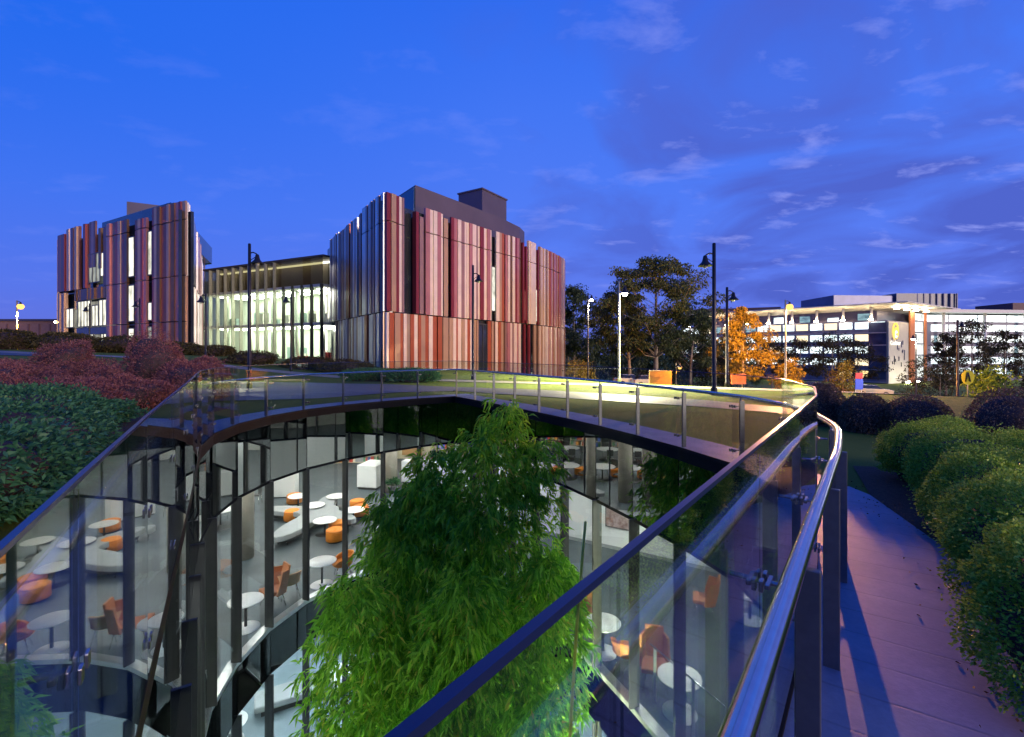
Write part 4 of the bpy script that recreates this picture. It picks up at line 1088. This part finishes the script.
# ================================================================ PARKED CARS
def car(label, loc, rz, col):
    t = thing('parked_car', label, 'car', loc, rz, 'cars parked along the street')
    M = mat('car_paint_' + label.split()[0], col, .25, .2, .03, coat=.6)
    mb = MB()
    prof = [(-2.1, .35), (2.1, .35), (2.15, .75), (1.95, .88), (1.0, .98), (-1.75, 1.02), (-2.1, .9)]
    mb.add([(x, y, z) for y in (-.86, .86) for x, z in prof], [tuple(range(7)), tuple(range(13, 6, -1))] + [(k, 7 + k, 7 + (k + 1) % 7, (k + 1) % 7) for k in range(7)]); mb.build('body', M, t, bevel=.05)
    mb = MB(); cp = [(1.0, .96, .8), (.35, 1.44, .62), (-1.1, 1.46, .62), (-1.8, 1.0, .8)]
    mb.add([(x, s * w, z) for s in (-1, 1) for x, z, w in cp], [(0, 1, 2, 3), (7, 6, 5, 4), (0, 4, 5, 1), (2, 6, 7, 3)]); mb.build('windows', M_dark, t)
    mb = MB(); mb.add([(x, s * w, z) for s in (-1, 1) for x, z, w in ((.4, 1.43, .6), (-1.15, 1.45, .6))] + [(x, s * w, z + .04) for s in (-1, 1) for x, z, w in ((.35, 1.43, .56), (-1.1, 1.45, .56))], [(0, 1, 3, 2), (4, 6, 7, 5), (0, 4, 5, 1), (2, 3, 7, 6), (0, 2, 6, 4), (1, 5, 7, 3)]); mb.build('roof', M, t)
    for x in (-1.3, 1.3):
        for s in (-1, 1):
            mb = MB(); mb.tube([(x, s * .7, .32), (x, s * .88, .32)], .32, 18); w = mb.build('wheel', mat('tyre_black', (.02, .02, .02), .8), t)
            mb = MB(); mb.tube([(x, s * .86, .32), (x, s * .895, .32)], .18, 12); mb.build('rim', M_spole, w)
    for s in (-1, 1):
        mb = MB(); mb.box((2.1, s * .62, .72), (.12, .34, .16)); mb.build('headlight', mat('headlight_lens', (.7, .7, .7), .1), t)
        mb = MB(); mb.box((-2.1, s * .66, .8), (.1, .3, .2)); mb.build('tail_light', mat('tail_light_red', (.5, .02, .02), .2), t)
    return t
for (lb_, px, d, rz, c) in (('white car parked behind the lawn left of the glowing wall', 630, 66, .1, (.75, .75, .75)), ('silver car parked closest to the glowing wall', 648, 64, .1, (.5, .5, .52)), ('pale sand car parked beside the red and blue sign', 873, 66, -.5, (.62, .52, .42)), ('charcoal car parked under the dark street trees', 817, 62, -.45, (.06, .06, .07)), ('maroon car parked left of the golden bush', 828, 72, -.5, (.2, .03, .03))):
    car(lb_, gl(px, d), rz, c)
# ================================================================ INTERIOR FURNITURE
M_top = mat('white_table_top', (.82, .82, .8), .35, 0, .02); M_chr = mat('chrome', (.6, .6, .6), .15, 1, .03)
M_orange_f = mat('orange_fabric', (.78, .24, .02), .8, 0, .1, 6, .2, 80); M_tanf = mat('rust_fabric', (.42, .15, .06), .75, 0, .12, 6, .2, 80); M_greyf = mat('pale_grey_fabric', (.33, .35, .36), .85, 0, .06, 4, .2, 70)
M_dkbase = mat('dark_plinth', (.03, .03, .032), .5)
def ottoman(label, x, y, group='orange ottomans around the curved bench'):
    t = thing('ottoman', label, 'ottoman', (x, y, Z1), rng.uniform(0, 3), group)
    mb = MB(); mb.lathe([(.02, .46), (.26, .46), (.31, .44), (.33, .4), (.335, .06)], (0, 0, 0), 26); mb.build('cushion', M_orange_f, t)
    mb = MB(); mb.lathe([(.29, 0), (.29, .06)], (0, 0, 0), 20); mb.build('base', M_dkbase, t)
    mb = MB(); mb.lathe([(.318, .425), (.336, .418), (.334, .405)], (0, 0, 0), 26); mb.build('piping', mat('dark_orange_piping', (.5, .13, .01), .8), t)
for (x, y, lb_) in [(-9.25, 20.2, 'orange round ottoman standing alone left of the curved bench'), (-6.65, 18.05, 'orange round ottoman at the front right of the curved bench nearest the bamboo'), (-6.85, 18.85, 'orange round ottoman tucked close behind the front right one'), (-10.2, 22.5, 'orange round ottoman at the back left of the curved bench by a white table'), (-6.95, 21.6, 'orange round ottoman at the back right of the bench, rear of the pair'), (-6.55, 20.8, 'orange round ottoman at the back right of the bench, front of the pair'), (-12.4, 17.6, 'orange round ottoman at the left outside the direct view of the bench'), (-12.9, 19.3, 'orange round ottoman far left beside the reading tables')]:
    ottoman(lb_, x, y)
def pedestal(label, x, y, r_=.42, h=.73, z=Z1, group='small white round pedestal tables', base=True):
    t = thing('round_table', label, 'table', (x, y, z), 0, group)
    mb = MB(); mb.lathe([(.01, h), (r_ - .02, h), (r_, h - .01), (r_, h - .025), (r_ - .03, h - .03), (.01, h - .03)], (0, 0, 0), 32); mb.build('table_top', M_top, t)
    mb = MB(); mb.lathe([(.035, .02), (.035, h - .03)], (0, 0, 0), 12); mb.build('leg', M_dkbase, t)
    mb = MB(); mb.lathe([(r_ * .8, 0), (r_ * .8, .012), (.06, .03), (.035, .05)], (0, 0, 0), 28); mb.build('base', M_top if base else M_dkbase, t)
    return t
for (x, y, lb_) in [(-5.8, 14.65, 'white round cafe table just inside the left glass by the bamboo'), (-6.85, 12.35, 'white round cafe table by the left glass in front of the tan chairs'), (2.15, 11.35, 'white round cafe table inside the right glass beside the orange tub chair'), (3.3, 9.45, 'white round cafe table inside the right glass by the high back chair'), (6.3, 12.7, 'white round cafe table in the back of the right hand room')]:
    pedestal(lb_, x, y)
for (x, y, lb_) in [(-8.5, 20.6, 'low white table in the left hollow of the curved bench'), (-7.3, 18.75, 'low white table in the front hollow of the curved bench'), (-9.75, 21.9, 'low white table behind the back left ottoman'), (-8.0, 21.9, 'low white table in the rear hollow of the curved bench'), (-6.6, 20.0, 'low white table at the right tip of the curved bench')]:
    pedestal(lb_, x, y, .45, .55, Z1, 'low white tables in the hollows of the curved bench', False)
for k, (x, y) in enumerate([(-11.9, 19.6), (-14.4, 18.2), (-15.8, 15.2), (-14.9, 13.0), (-13.2, 15.3), (-16.9, 19.6), (-17.6, 13.6), (-13.0, 22.2), (-16.2, 22.0)]):
    pedestal('large white reading table mirrored in the dark glass band, ' + ['nearest the bench', 'in the middle', 'by the leaning column', 'at the front', 'between both columns', 'before the shelves', 'at the right end', 'behind the bench', 'at the back'][k], x, y, .72, .74, Z1, 'large round reading tables in the west room', False)
    for q in range(4):
        a = q * PI / 2 + k * .7; cx, cy = x + math.cos(a) * 1.05, y + math.sin(a) * 1.05
        if k == 0 and q == 0:
            proto = thing('reading_chair', 'dark grey chair pushed up to a large white reading table', 'chair', (cx, cy, Z1), a + PI / 2, 'dark chairs around the reading tables')
            mb = MB(); mb.box((0, 0, .45), (.44, .44, .05)); mb.build('seat', M_dkbase, proto, bevel=.01)
            mb = MB(); mb.box((0, -.21, .72), (.42, .04, .38)); mb.build('backrest', M_dkbase, proto, bevel=.01)
            for s in (-1, 1):
                for u in (-1, 1): mb = MB(); mb.tube([(s * .19, u * .19, .43), (s * .22, u * .22, 0)], .012, 6); mb.build('leg', M_chr, proto)
        else: dup(proto, (cx, cy, Z1), a + PI / 2)
# curved star bench
def bench():
    t = thing('curved_bench', 'pale grey star shaped upholstered bench with four curving arms', 'bench', (-8.1, 20.2, Z1))
    pts = []; n = 96
    arms = [(R(262), 3.0), (R(330), 2.1), (R(98), 2.3), (R(172), 2.4)]
    for k in range(n):
        a = 2 * PI * k / n; rad = .78
        for aa, L in arms:
            dd = abs((a - aa + PI) % (2 * PI) - PI); rad = max(rad, .78 + (L - .78) * math.exp(-(dd / .3) ** 2))
        pts.append((math.cos(a) * rad, math.sin(a) * rad))
    mb = MB(); mb.prism(pts, .24, .45); mb.build('seat', M_greyf, t, bevel=.04)
    ins = [(x * .9, y * .9) for x, y in pts]
    mb = MB(); mb.prism(ins, .12, .24); mb.build('frame', M_dkbase, t)
    for aa, L in arms:
        for s in (-.18, .18):
            x, y = math.cos(aa) * L * .84 - math.sin(aa) * s, math.sin(aa) * L * .84 + math.cos(aa) * s
            mb = MB(); mb.tube([(x, y, .13), (x, y, 0)], .025, 8); mb.build('leg', M_chr, t)
bench()
def tub_chair(label, x, y, rz, m, high=False, group='upholstered chairs by the courtyard glass', z=Z1):
    t = thing('tub_chair', label, 'chair', (x, y, z), rz, group)
    if high:
        mb = MB()
        def panel(p0, p1, w0, w1, yaw, th=.055):
            """leaning panel from lower midpoint p0 to upper midpoint p1"""
            c_, s_ = math.cos(yaw), math.sin(yaw); vs = []
            for p, w_ in ((p0, w0), (p1, w1)):
                for u, v in ((-1, 0), (1, 0), (1, 1), (-1, 1)):
                    vs.append((p[0] + c_ * u * w_ / 2 - s_ * v * th, p[1] + s_ * u * w_ / 2 + c_ * v * th, p[2]))
            mb.add(vs, [(3, 2, 1, 0), (4, 5, 6, 7), (0, 1, 5, 4), (1, 2, 6, 5), (2, 3, 7, 6), (3, 0, 4, 7)])
        panel((0, -.28, .34), (0, -.42, 1.06), .46, .4, 0)
        panel((-.285, -.13, .34), (-.27, -.26, .95), .3, .24, R(-68)); panel((.285, -.13, .34), (.27, -.26, .95), .3, .24, R(68))
        mb.build('backrest', m, t, bevel=.015)
        mb = MB(); mb.add([(-.25, -.26, .34), (.25, -.26, .34), (.29, .28, .37), (-.29, .28, .37), (-.25, -.26, .45), (.25, -.26, .45), (.29, .28, .48), (-.29, .28, .48)], [(3, 2, 1, 0), (4, 5, 6, 7), (0, 1, 5, 4), (1, 2, 6, 5), (2, 3, 7, 6), (3, 0, 4, 7)]); mb.build('seat', m, t, bevel=.03)
        for s in (-1, 1):
            for u in (-1, 1): mb = MB(); mb.tube([(s * .18, u * .18, .36), (s * .25, u * .25, 0)], .012, 6); mb.build('leg', M_chr, t)
        return t
    mb = MB(); n = 22; hb = .74
    # shell: curved wrap, open at +y
    vs = []; th = .05
    for r_ in (0, 1):
        for lev in range(6):
            f = lev / 5
            for k in range(n + 1):
                a = R(-225 + 270 * k / n) ; s = math.cos((k / n - .5) * PI) ** .6 if 0 < k < n else 0.
                rad = (.27 + .07 * f) - th * r_
                zz = .4 + (f * ((hb - .4) * (.25 + .75 * s)))
                vs.append((math.cos(a) * rad, math.sin(a) * rad, zz))
    W = n + 1; fs = []
    for lev in range(5):
        for k in range(n):
            o_ = lev * W + k; fs.append((o_, o_ + 1, o_ + W + 1, o_ + W)); p_ = 6 * W + o_; fs.append((p_ + W, p_ + W + 1, p_ + 1, p_))
    for k in range(n): o_ = 5 * W + k; fs.append((o_, o_ + 1, 6 * W + o_ + 1, 6 * W + o_))
    for k in (0, n):
        for lev in range(5): o_ = lev * W + k; fs.append((o_, o_ + W, 6 * W + o_ + W, 6 * W + o_))
    mb.add(vs, fs, 0, True); mb.build('backrest', m, t)
    mb = MB(); mb.lathe([(.1, .34), (.25, .37), (.3, .41), (.29, .46), (.24, .48), (.01, .485)], (0, .02, 0), 24); mb.build('seat', m, t)
    for s in (-1, 1):
        for u in (-1, 1): mb = MB(); mb.tube([(s * .16, u * .16, .37), (s * .25, u * .25, 0)], .012, 6); mb.build('leg', M_chr, t)
    return t
tub_chair('rust tub chair turned away from the left glass', -6.7, 13.45, 2.4, M_tanf, True)
tub_chair('tan tub chair half hidden behind the rust one at left', -6.5, 14.0, .6, mat('tan_fabric', (.5, .27, .12), .8, 0, .1, 6), False)
tub_chair('orange tub chair on chrome legs inside the right glass', 2.55, 10.75, -.3, mat('bright_rust_fabric', (.6, .17, .05), .75, 0, .1, 6))
tub_chair('rust high back chair half hidden behind the bamboo on the right', 1.65, 11.9, 2.2, M_tanf, True)
tub_chair('rust high back chair beside the right hand steel rail', 3.05, 10.25, 2.9, M_tanf, True)
tub_chair('rust high back chair deep in the right hand room', 5.2, 13.0, 1.2, M_tanf, True)
tub_chair('orange stool chair at the cafe table by the bamboo', -5.35, 15.2, 2.0, M_orange_f)
# reception desk
t = thing('reception_desk', 'long white reception desk at the back of the room', 'desk', (-7.9, 25.4, Z1))
for nm, (x, y, w, d_) in (('desk_front', (.55, 0, 1.1, 1.4)), ('desk_wing', (3.2, .5, 2.4, .7)), ('desk_end', (5.8, -.2, 1.8, .8))):
    mb = MB(); mb.box((x, y, .68), (w, d_, 1.12), -.2); mb.build(nm, M_white, t, bevel=.02)
    mb = MB(); mb.box((x, y, .06), (w - .1, d_ - .1, .12), -.2); mb.build('plinth', M_dkbase, t)
M_scr = mat('screen_black', (.01, .01, .012), .15)
for (x, y, lb_) in ((-4.2, 26.1, 'black monitor on the reception desk, left one'), (-2.1, 25.4, 'black monitor on the reception desk, right one')):
    t = thing('monitor', lb_, 'monitor', (x, y, Z1 + 1.24), 0)
    mb = MB(); mb.box((0, 0, .3), (.55, .04, .34)); mb.build('screen', M_scr, t); mb = MB(); mb.tube([(0, .03, 0), (0, .03, .2)], .025, 8); mb.lathe([(.12, 0), (.12, .012)], (0, .03, 0), 16); mb.build('stand', M_scr, t)
t = thing('potted_plant', 'leafy plant in a dark pot before the reception desk', 'plant', (-6.0, 24.2, Z1))
mb = MB(); mb.lathe([(.17, 0), (.22, .4), (.2, .4), (.19, .34), (.01, .34)], (0, 0, 0), 18); mb.build('pot', M_dkbase, t)
dd = sph(420); dd[:, 2] = np.abs(dd[:, 2]); leaf_object('foliage', dd * rng.uniform(.05, .3, (420, 1)) + np.array([0, 0, .45]), unit(dd + np.array([0, 0, .3])), .2, .05, M_green, t)
t = thing('white_kiosk', 'tall white box kiosk left behind the ottomans', 'kiosk', (-11.2, 23.6, Z1))
mb = MB(); mb.box((0, 0, .62), (1.2, .6, 1.12), .1); mb.build('cabinet', M_white, t, bevel=.02)
mb = MB(); mb.box((0, 0, .03), (1.1, .5, .06), .1); mb.build('plinth', M_dkbase, t)
for (x, y, w, m, lb_) in ((-8.2, 31.7, 1.0, M_orange_f, 'orange panel on the cream back wall'), (-6.6, 31.7, 1.3, mat('timber_panel', (.4, .22, .08), .6), 'timber door panel in the cream back wall')):
    tag(MB().build('wall_panel', m) if False else (lambda mb: (mb.box((x, y, Z1 + 1.5), (w, .06, 2.4)), mb.build('wall_panel', m))[1])(MB()), lb_, 'panel')
# book shelves
BK = [mat('book_red', (.5, .06, .04), .6), mat('book_blue', (.06, .12, .4), .6), mat('book_cream', (.7, .62, .45), .6), mat('book_green', (.08, .25, .12), .6), mat('book_orange', (.65, .25, .04), .6), mat('book_grey', (.3, .3, .32), .6)]
M_shelf = mat('shelf_frame_cream', (.55, .48, .34), .6)
def shelf(label, x, y, rz, L=3.6):
    t = thing('bookshelf', label, 'bookshelf', (x, y, Z1), rz, 'bookshelves at the back of the reading room')
    mb = MB()
    for s in (-1, 0, 1): mb.box((s * L / 2, 0, 1.05), (.05, .4, 2.1))
    for k in range(6): mb.box((0, 0, .08 + k * .4), (L, .38, .03))
    mb.build('frame', M_shelf, t)
    mb = MB(); r = random.Random(int(x * 7 + y * 13))
    for k in range(5):
        u = -L / 2 + .06
        while u < L / 2 - .1:
            w = r.uniform(.08, .3)
            if r.random() < .85 and not (-.1 < u < .05): mb.box((u + w / 2, 0, .1 + k * .4 + .13), (w - .01, .3, r.uniform(.22, .31)), 0, r.randrange(6))
            u += w
    mb.build('books', BK, t)
for k, (x, y, rz) in enumerate([(-20.5, 14, PI / 2), (-20.8, 18.2, PI / 2), (-20.6, 22.4, PI / 2 - .2), (-18.2, 26.0, PI / 2 - .6), (-14.8, 28.4, .3), (-10.5, 30.6, .15), (-21, 9.6, PI / 2), (-3.4, 30.9, 0), (.9, 30.8, 0)]):
    shelf('tall shelf of colourful books, ' + ['west wall middle', 'west wall behind the reading tables', 'west wall right part', 'northwest corner left', 'northwest corner right', 'left behind the reception desk', 'west wall left end', 'behind the desk monitors', 'behind the bamboo top'][k], x, y, rz)
# picture on the partition
pd = (Vector((9.5, 13.7)) - Vector((-.6, 20))).normalized(); pc = Vector((3.85, 17.22)) + Vector((pd.y, -pd.x)) * .03
t = thing('wall_picture', 'reddish abstract picture hung on the white partition wall', 'picture', (pc.x, pc.y, -4.25), math.atan2(pd.y, pd.x))
mp = mat('picture_paint', (.3, .12, .1), .6, 0, .5, 5, col2=(.5, .4, .4))
mb = MB(); mb.box((0, 0, 0), (.95, .03, .8)); mb.build('canvas', mp, t)
mb = MB()
for s in (-1, 1): mb.box((s * .49, -.005, 0), (.03, .05, .86)); mb.box((0, -.005, s * .415), (.95, .05, .03))
mb.build('frame', M_frame, t)
# inner handrail by the right glass
t = thing('indoor_rail', 'thin steel rail on posts inside the right glass', 'handrail', (2.85, 9.7, Z1))
a, b = Vector((0, .2, 1.08)), Vector((.95, -2.0, 1.08))
mb = MB(); mb.tube([a, b], .02, 10); mb.build('rail', M_steel, t)
for f in (.06, .5, .94):
    q = a.lerp(b, f); mb = MB(); mb.box((q.x, q.y, .53), (.05, .05, 1.06)); mb.build('post', M_alu, t)
# lower level furniture
t = thing('lounge_bench', 'pale grey lounge bench on the lower floor left of the bamboo', 'bench', (-7.4, 16.3, Z2), .5)
mb = MB(); mb.box((0, 0, .34), (2.4, .9, .22)); mb.build('seat', M_greyf, t, bevel=.06); mb = MB(); mb.box((0, 0, .12), (2.0, .6, .22)); mb.build('base', M_dkbase, t)
for (x, y, lb_) in [(-6.2, 16.9, 'white round table on the lower floor by the lounge bench'), (-8.6, 14.6, 'white round table on the lower floor left of the lounge bench')]:
    pedestal(lb_, x, y, .5, .6, Z2, 'white tables on the lower floor')
# ================================================================ SKY, LIGHT, CAMERA
w = bpy.data.worlds.new('World'); scene.world = w; w.use_nodes = True
nt = w.node_tree; nt.nodes.clear()
out = nt.nodes.new('ShaderNodeOutputWorld'); bg = nt.nodes.new('ShaderNodeBackground')
tc = nt.nodes.new('ShaderNodeTexCoord'); sx = nt.nodes.new('ShaderNodeSeparateXYZ'); nt.links.new(tc.outputs['Generated'], sx.inputs[0])
X, Y, Z = sx.outputs
base = ramp(nt, Z, [(0., (.1, .118, .48)), (.1, (.085, .142, .6)), (.25, (.064, .15, .66)), (.45, (.04, .132, .65)), (.62, (.018, .105, .62)), (1., (.01, .075, .55))])
# the side of the sky away from the afterglow (left) is a purer, deeper blue
lf = mathn(nt, 'MULTIPLY', mathn(nt, 'MULTIPLY', X, -1.0), 1.1, True)
lf = mathn(nt, 'MULTIPLY', lf, mathn(nt, 'MULTIPLY', Z, 2.2, True))
base = mixc(nt, lf, base, (.001, .094, .6))
# cloud plane coordinates
zc = mathn(nt, 'ADD', Z, .16)
cx = mathn(nt, 'DIVIDE', X, zc); cy = mathn(nt, 'DIVIDE', Y, zc)
cv = nt.nodes.new('ShaderNodeCombineXYZ'); nt.links.new(cx, cv.inputs[0]); nt.links.new(cy, cv.inputs[1])
mp = nt.nodes.new('ShaderNodeMapping'); mp.inputs['Scale'].default_value = (.75, .7, 1); mp.inputs['Rotation'].default_value = (0, 0, .5); mp.inputs['Location'].default_value = (0, 0, 0)
nt.links.new(cv.outputs[0], mp.inputs[0])
n1 = noise(nt, 1.75, 7, .5, mp.outputs[0], .7)
side = mathn(nt, 'ADD', mathn(nt, 'MULTIPLY', X, 1.0), .28, True)         # clouds gather on the right
m1 = ramp(nt, mathn(nt, 'ADD', n1, mathn(nt, 'MULTIPLY', side, .12)), [(.5, (0, 0, 0)), (.66, (1, 1, 1))])
m1 = mathn(nt, 'MULTIPLY', m1, mathn(nt, 'MULTIPLY', side, 1.4, True))
c = mixc(nt, mathn(nt, 'MULTIPLY', m1, .85), base, (.056, .086, .41))
mp2 = nt.nodes.new('ShaderNodeMapping'); mp2.inputs['Scale'].default_value = (1.3, 1.9, 1); mp2.inputs['Rotation'].default_value = (0, 0, -.25); mp2.inputs['Location'].default_value = (9.3, 4.2, 0)
nt.links.new(cv.outputs[0], mp2.inputs[0])
n2 = noise(nt, 2.6, 8, .58, mp2.outputs[0], .2)
m2 = ramp(nt, n2, [(.55, (0, 0, 0)), (.72, (1, 1, 1))])
m2 = mathn(nt, 'MULTIPLY', m2, mathn(nt, 'ADD', mathn(nt, 'MULTIPLY', side, .75), .3))
m2 = mathn(nt, 'MULTIPLY', m2, mathn(nt, 'ADD', mathn(nt, 'MULTIPLY', m1, .6), .3))
c = mixc(nt, m2, c, (.27, .31, .76))
sky = nt.nodes.new('ShaderNodeTexSky'); sky.sky_type = 'NISHITA'; sky.sun_disc = False
sky.sun_elevation = R(-2.0); sky.sun_rotation = R(130); sky.ozone_density = 4
c = mixc(nt, 1.0, c, mixc(nt, 1.0, sky.outputs[0], (.008, .008, .008), 'MULTIPLY'), 'ADD')
nt.links.new(c, bg.inputs[0]); bg.inputs[1].default_value = .88
nt.links.new(bg.outputs[0], out.inputs[0])

def lamp(kind, name, loc, energy, col, **k):
    l = bpy.data.lights.new(name, kind); l.energy = energy; l.color = col
    for a, v in k.items(): setattr(l, a, v)
    o = bpy.data.objects.new(name, l); COL.objects.link(o); o.location = loc; return o
def aim(o, p): o.rotation_euler = (Vector(p) - o.location).to_track_quat('-Z', 'Y').to_euler()
# dusk afterglow: very soft, low, from behind right
s = lamp('SUN', 'afterglow', (30, -30, 20), 2.3, (1., .77, .62), angle=R(30)); s.rotation_euler = Vector((-.72, .62, -.07)).to_track_quat('-Z', 'Y').to_euler()
# street lamps that burn in the photograph
lamp('POINT', 'sodium_lamp', LS1, 22000, (1., .42, .08), shadow_soft_size=.15)
f = lamp('SPOT', 'sodium_flood', LS1, 4800, (1., .3, .45), shadow_soft_size=.14, spot_size=R(34), spot_blend=.5); aim(f, (1.5, 3.0, 0))
lamp('SPOT', 'sodium_lamp', LS2, 26000, (1., .42, .08), shadow_soft_size=.15, spot_size=R(152), spot_blend=.4)
lamp('POINT', 'sodium_lamp', LS3, 260, (1., .3, .02), shadow_soft_size=.15)
lamp('SPOT', 'white_lamp', LW1, 24000, (1., .86, .5), shadow_soft_size=.15, spot_size=R(150), spot_blend=.35)
lamp('SPOT', 'white_lamp', LW2, 22000, (1., .86, .55), shadow_soft_size=.15, spot_size=R(150), spot_blend=.35)
lamp('POINT', 'white_lamp', LW3, 3000, (1., .8, .5), shadow_soft_size=.15)
# unseen spotlights added to brighten the bamboo
for (x, y, top) in ((-.9, 4.6, 0), (.9, 5.6, 0), (-3.1, 6.4, 0)):
    t = thing('bamboo_fill_light', 'added small spotlight brightening the bamboo from the courtyard floor', 'lamp', (x, y, Z2), 0, 'added fill spotlights for the bamboo')
    mb = MB(); mb.lathe([(.07, 0), (.07, .16), (.09, .2), (.08, .2), (.06, .17)], (0, 0, 0), 14); mb.build('housing', M_black, t)
    mb = MB(); mb.lathe([(.06, .172), (.001, .176)], (0, 0, 0), 14); mb.build('lens', emit_mat('fill_light_lens', (1., .95, .8), 20), t)
    l = lamp('SPOT', 'bamboo_fill_beam', (x, y, Z2 + .2), 34000, (.95, 1., .6), shadow_soft_size=.08, spot_size=R(34 if top else 68), spot_blend=1.0); aim(l, (-.2, 9.0, -2.2 if top else -7.0))

cam = bpy.data.cameras.new('camera'); co = bpy.data.objects.new('camera', cam); COL.objects.link(co)
co.location = (0, 0, CAMZ); co.rotation_euler = (PI / 2, 0, 0)
cam.sensor_width = 36; cam.lens = 36 * 480 / 1024; cam.shift_y = -16.5 / 1024
cam.clip_start = .02; cam.clip_end = 5000
scene.camera = co
scene.view_settings.view_transform = 'Standard'; scene.view_settings.look = 'None'
scene.view_settings.exposure = .66; scene.view_settings.gamma = 1
cy = scene.cycles
cy.max_bounces = 8; cy.diffuse_bounces = 3; cy.glossy_bounces = 5; cy.transmission_bounces = 4; cy.transparent_max_bounces = 40
cy.sample_clamp_indirect = 6; cy.caustics_reflective = False; cy.caustics_refractive = False; cy.blur_glossy = .5
cy.use_denoising = True
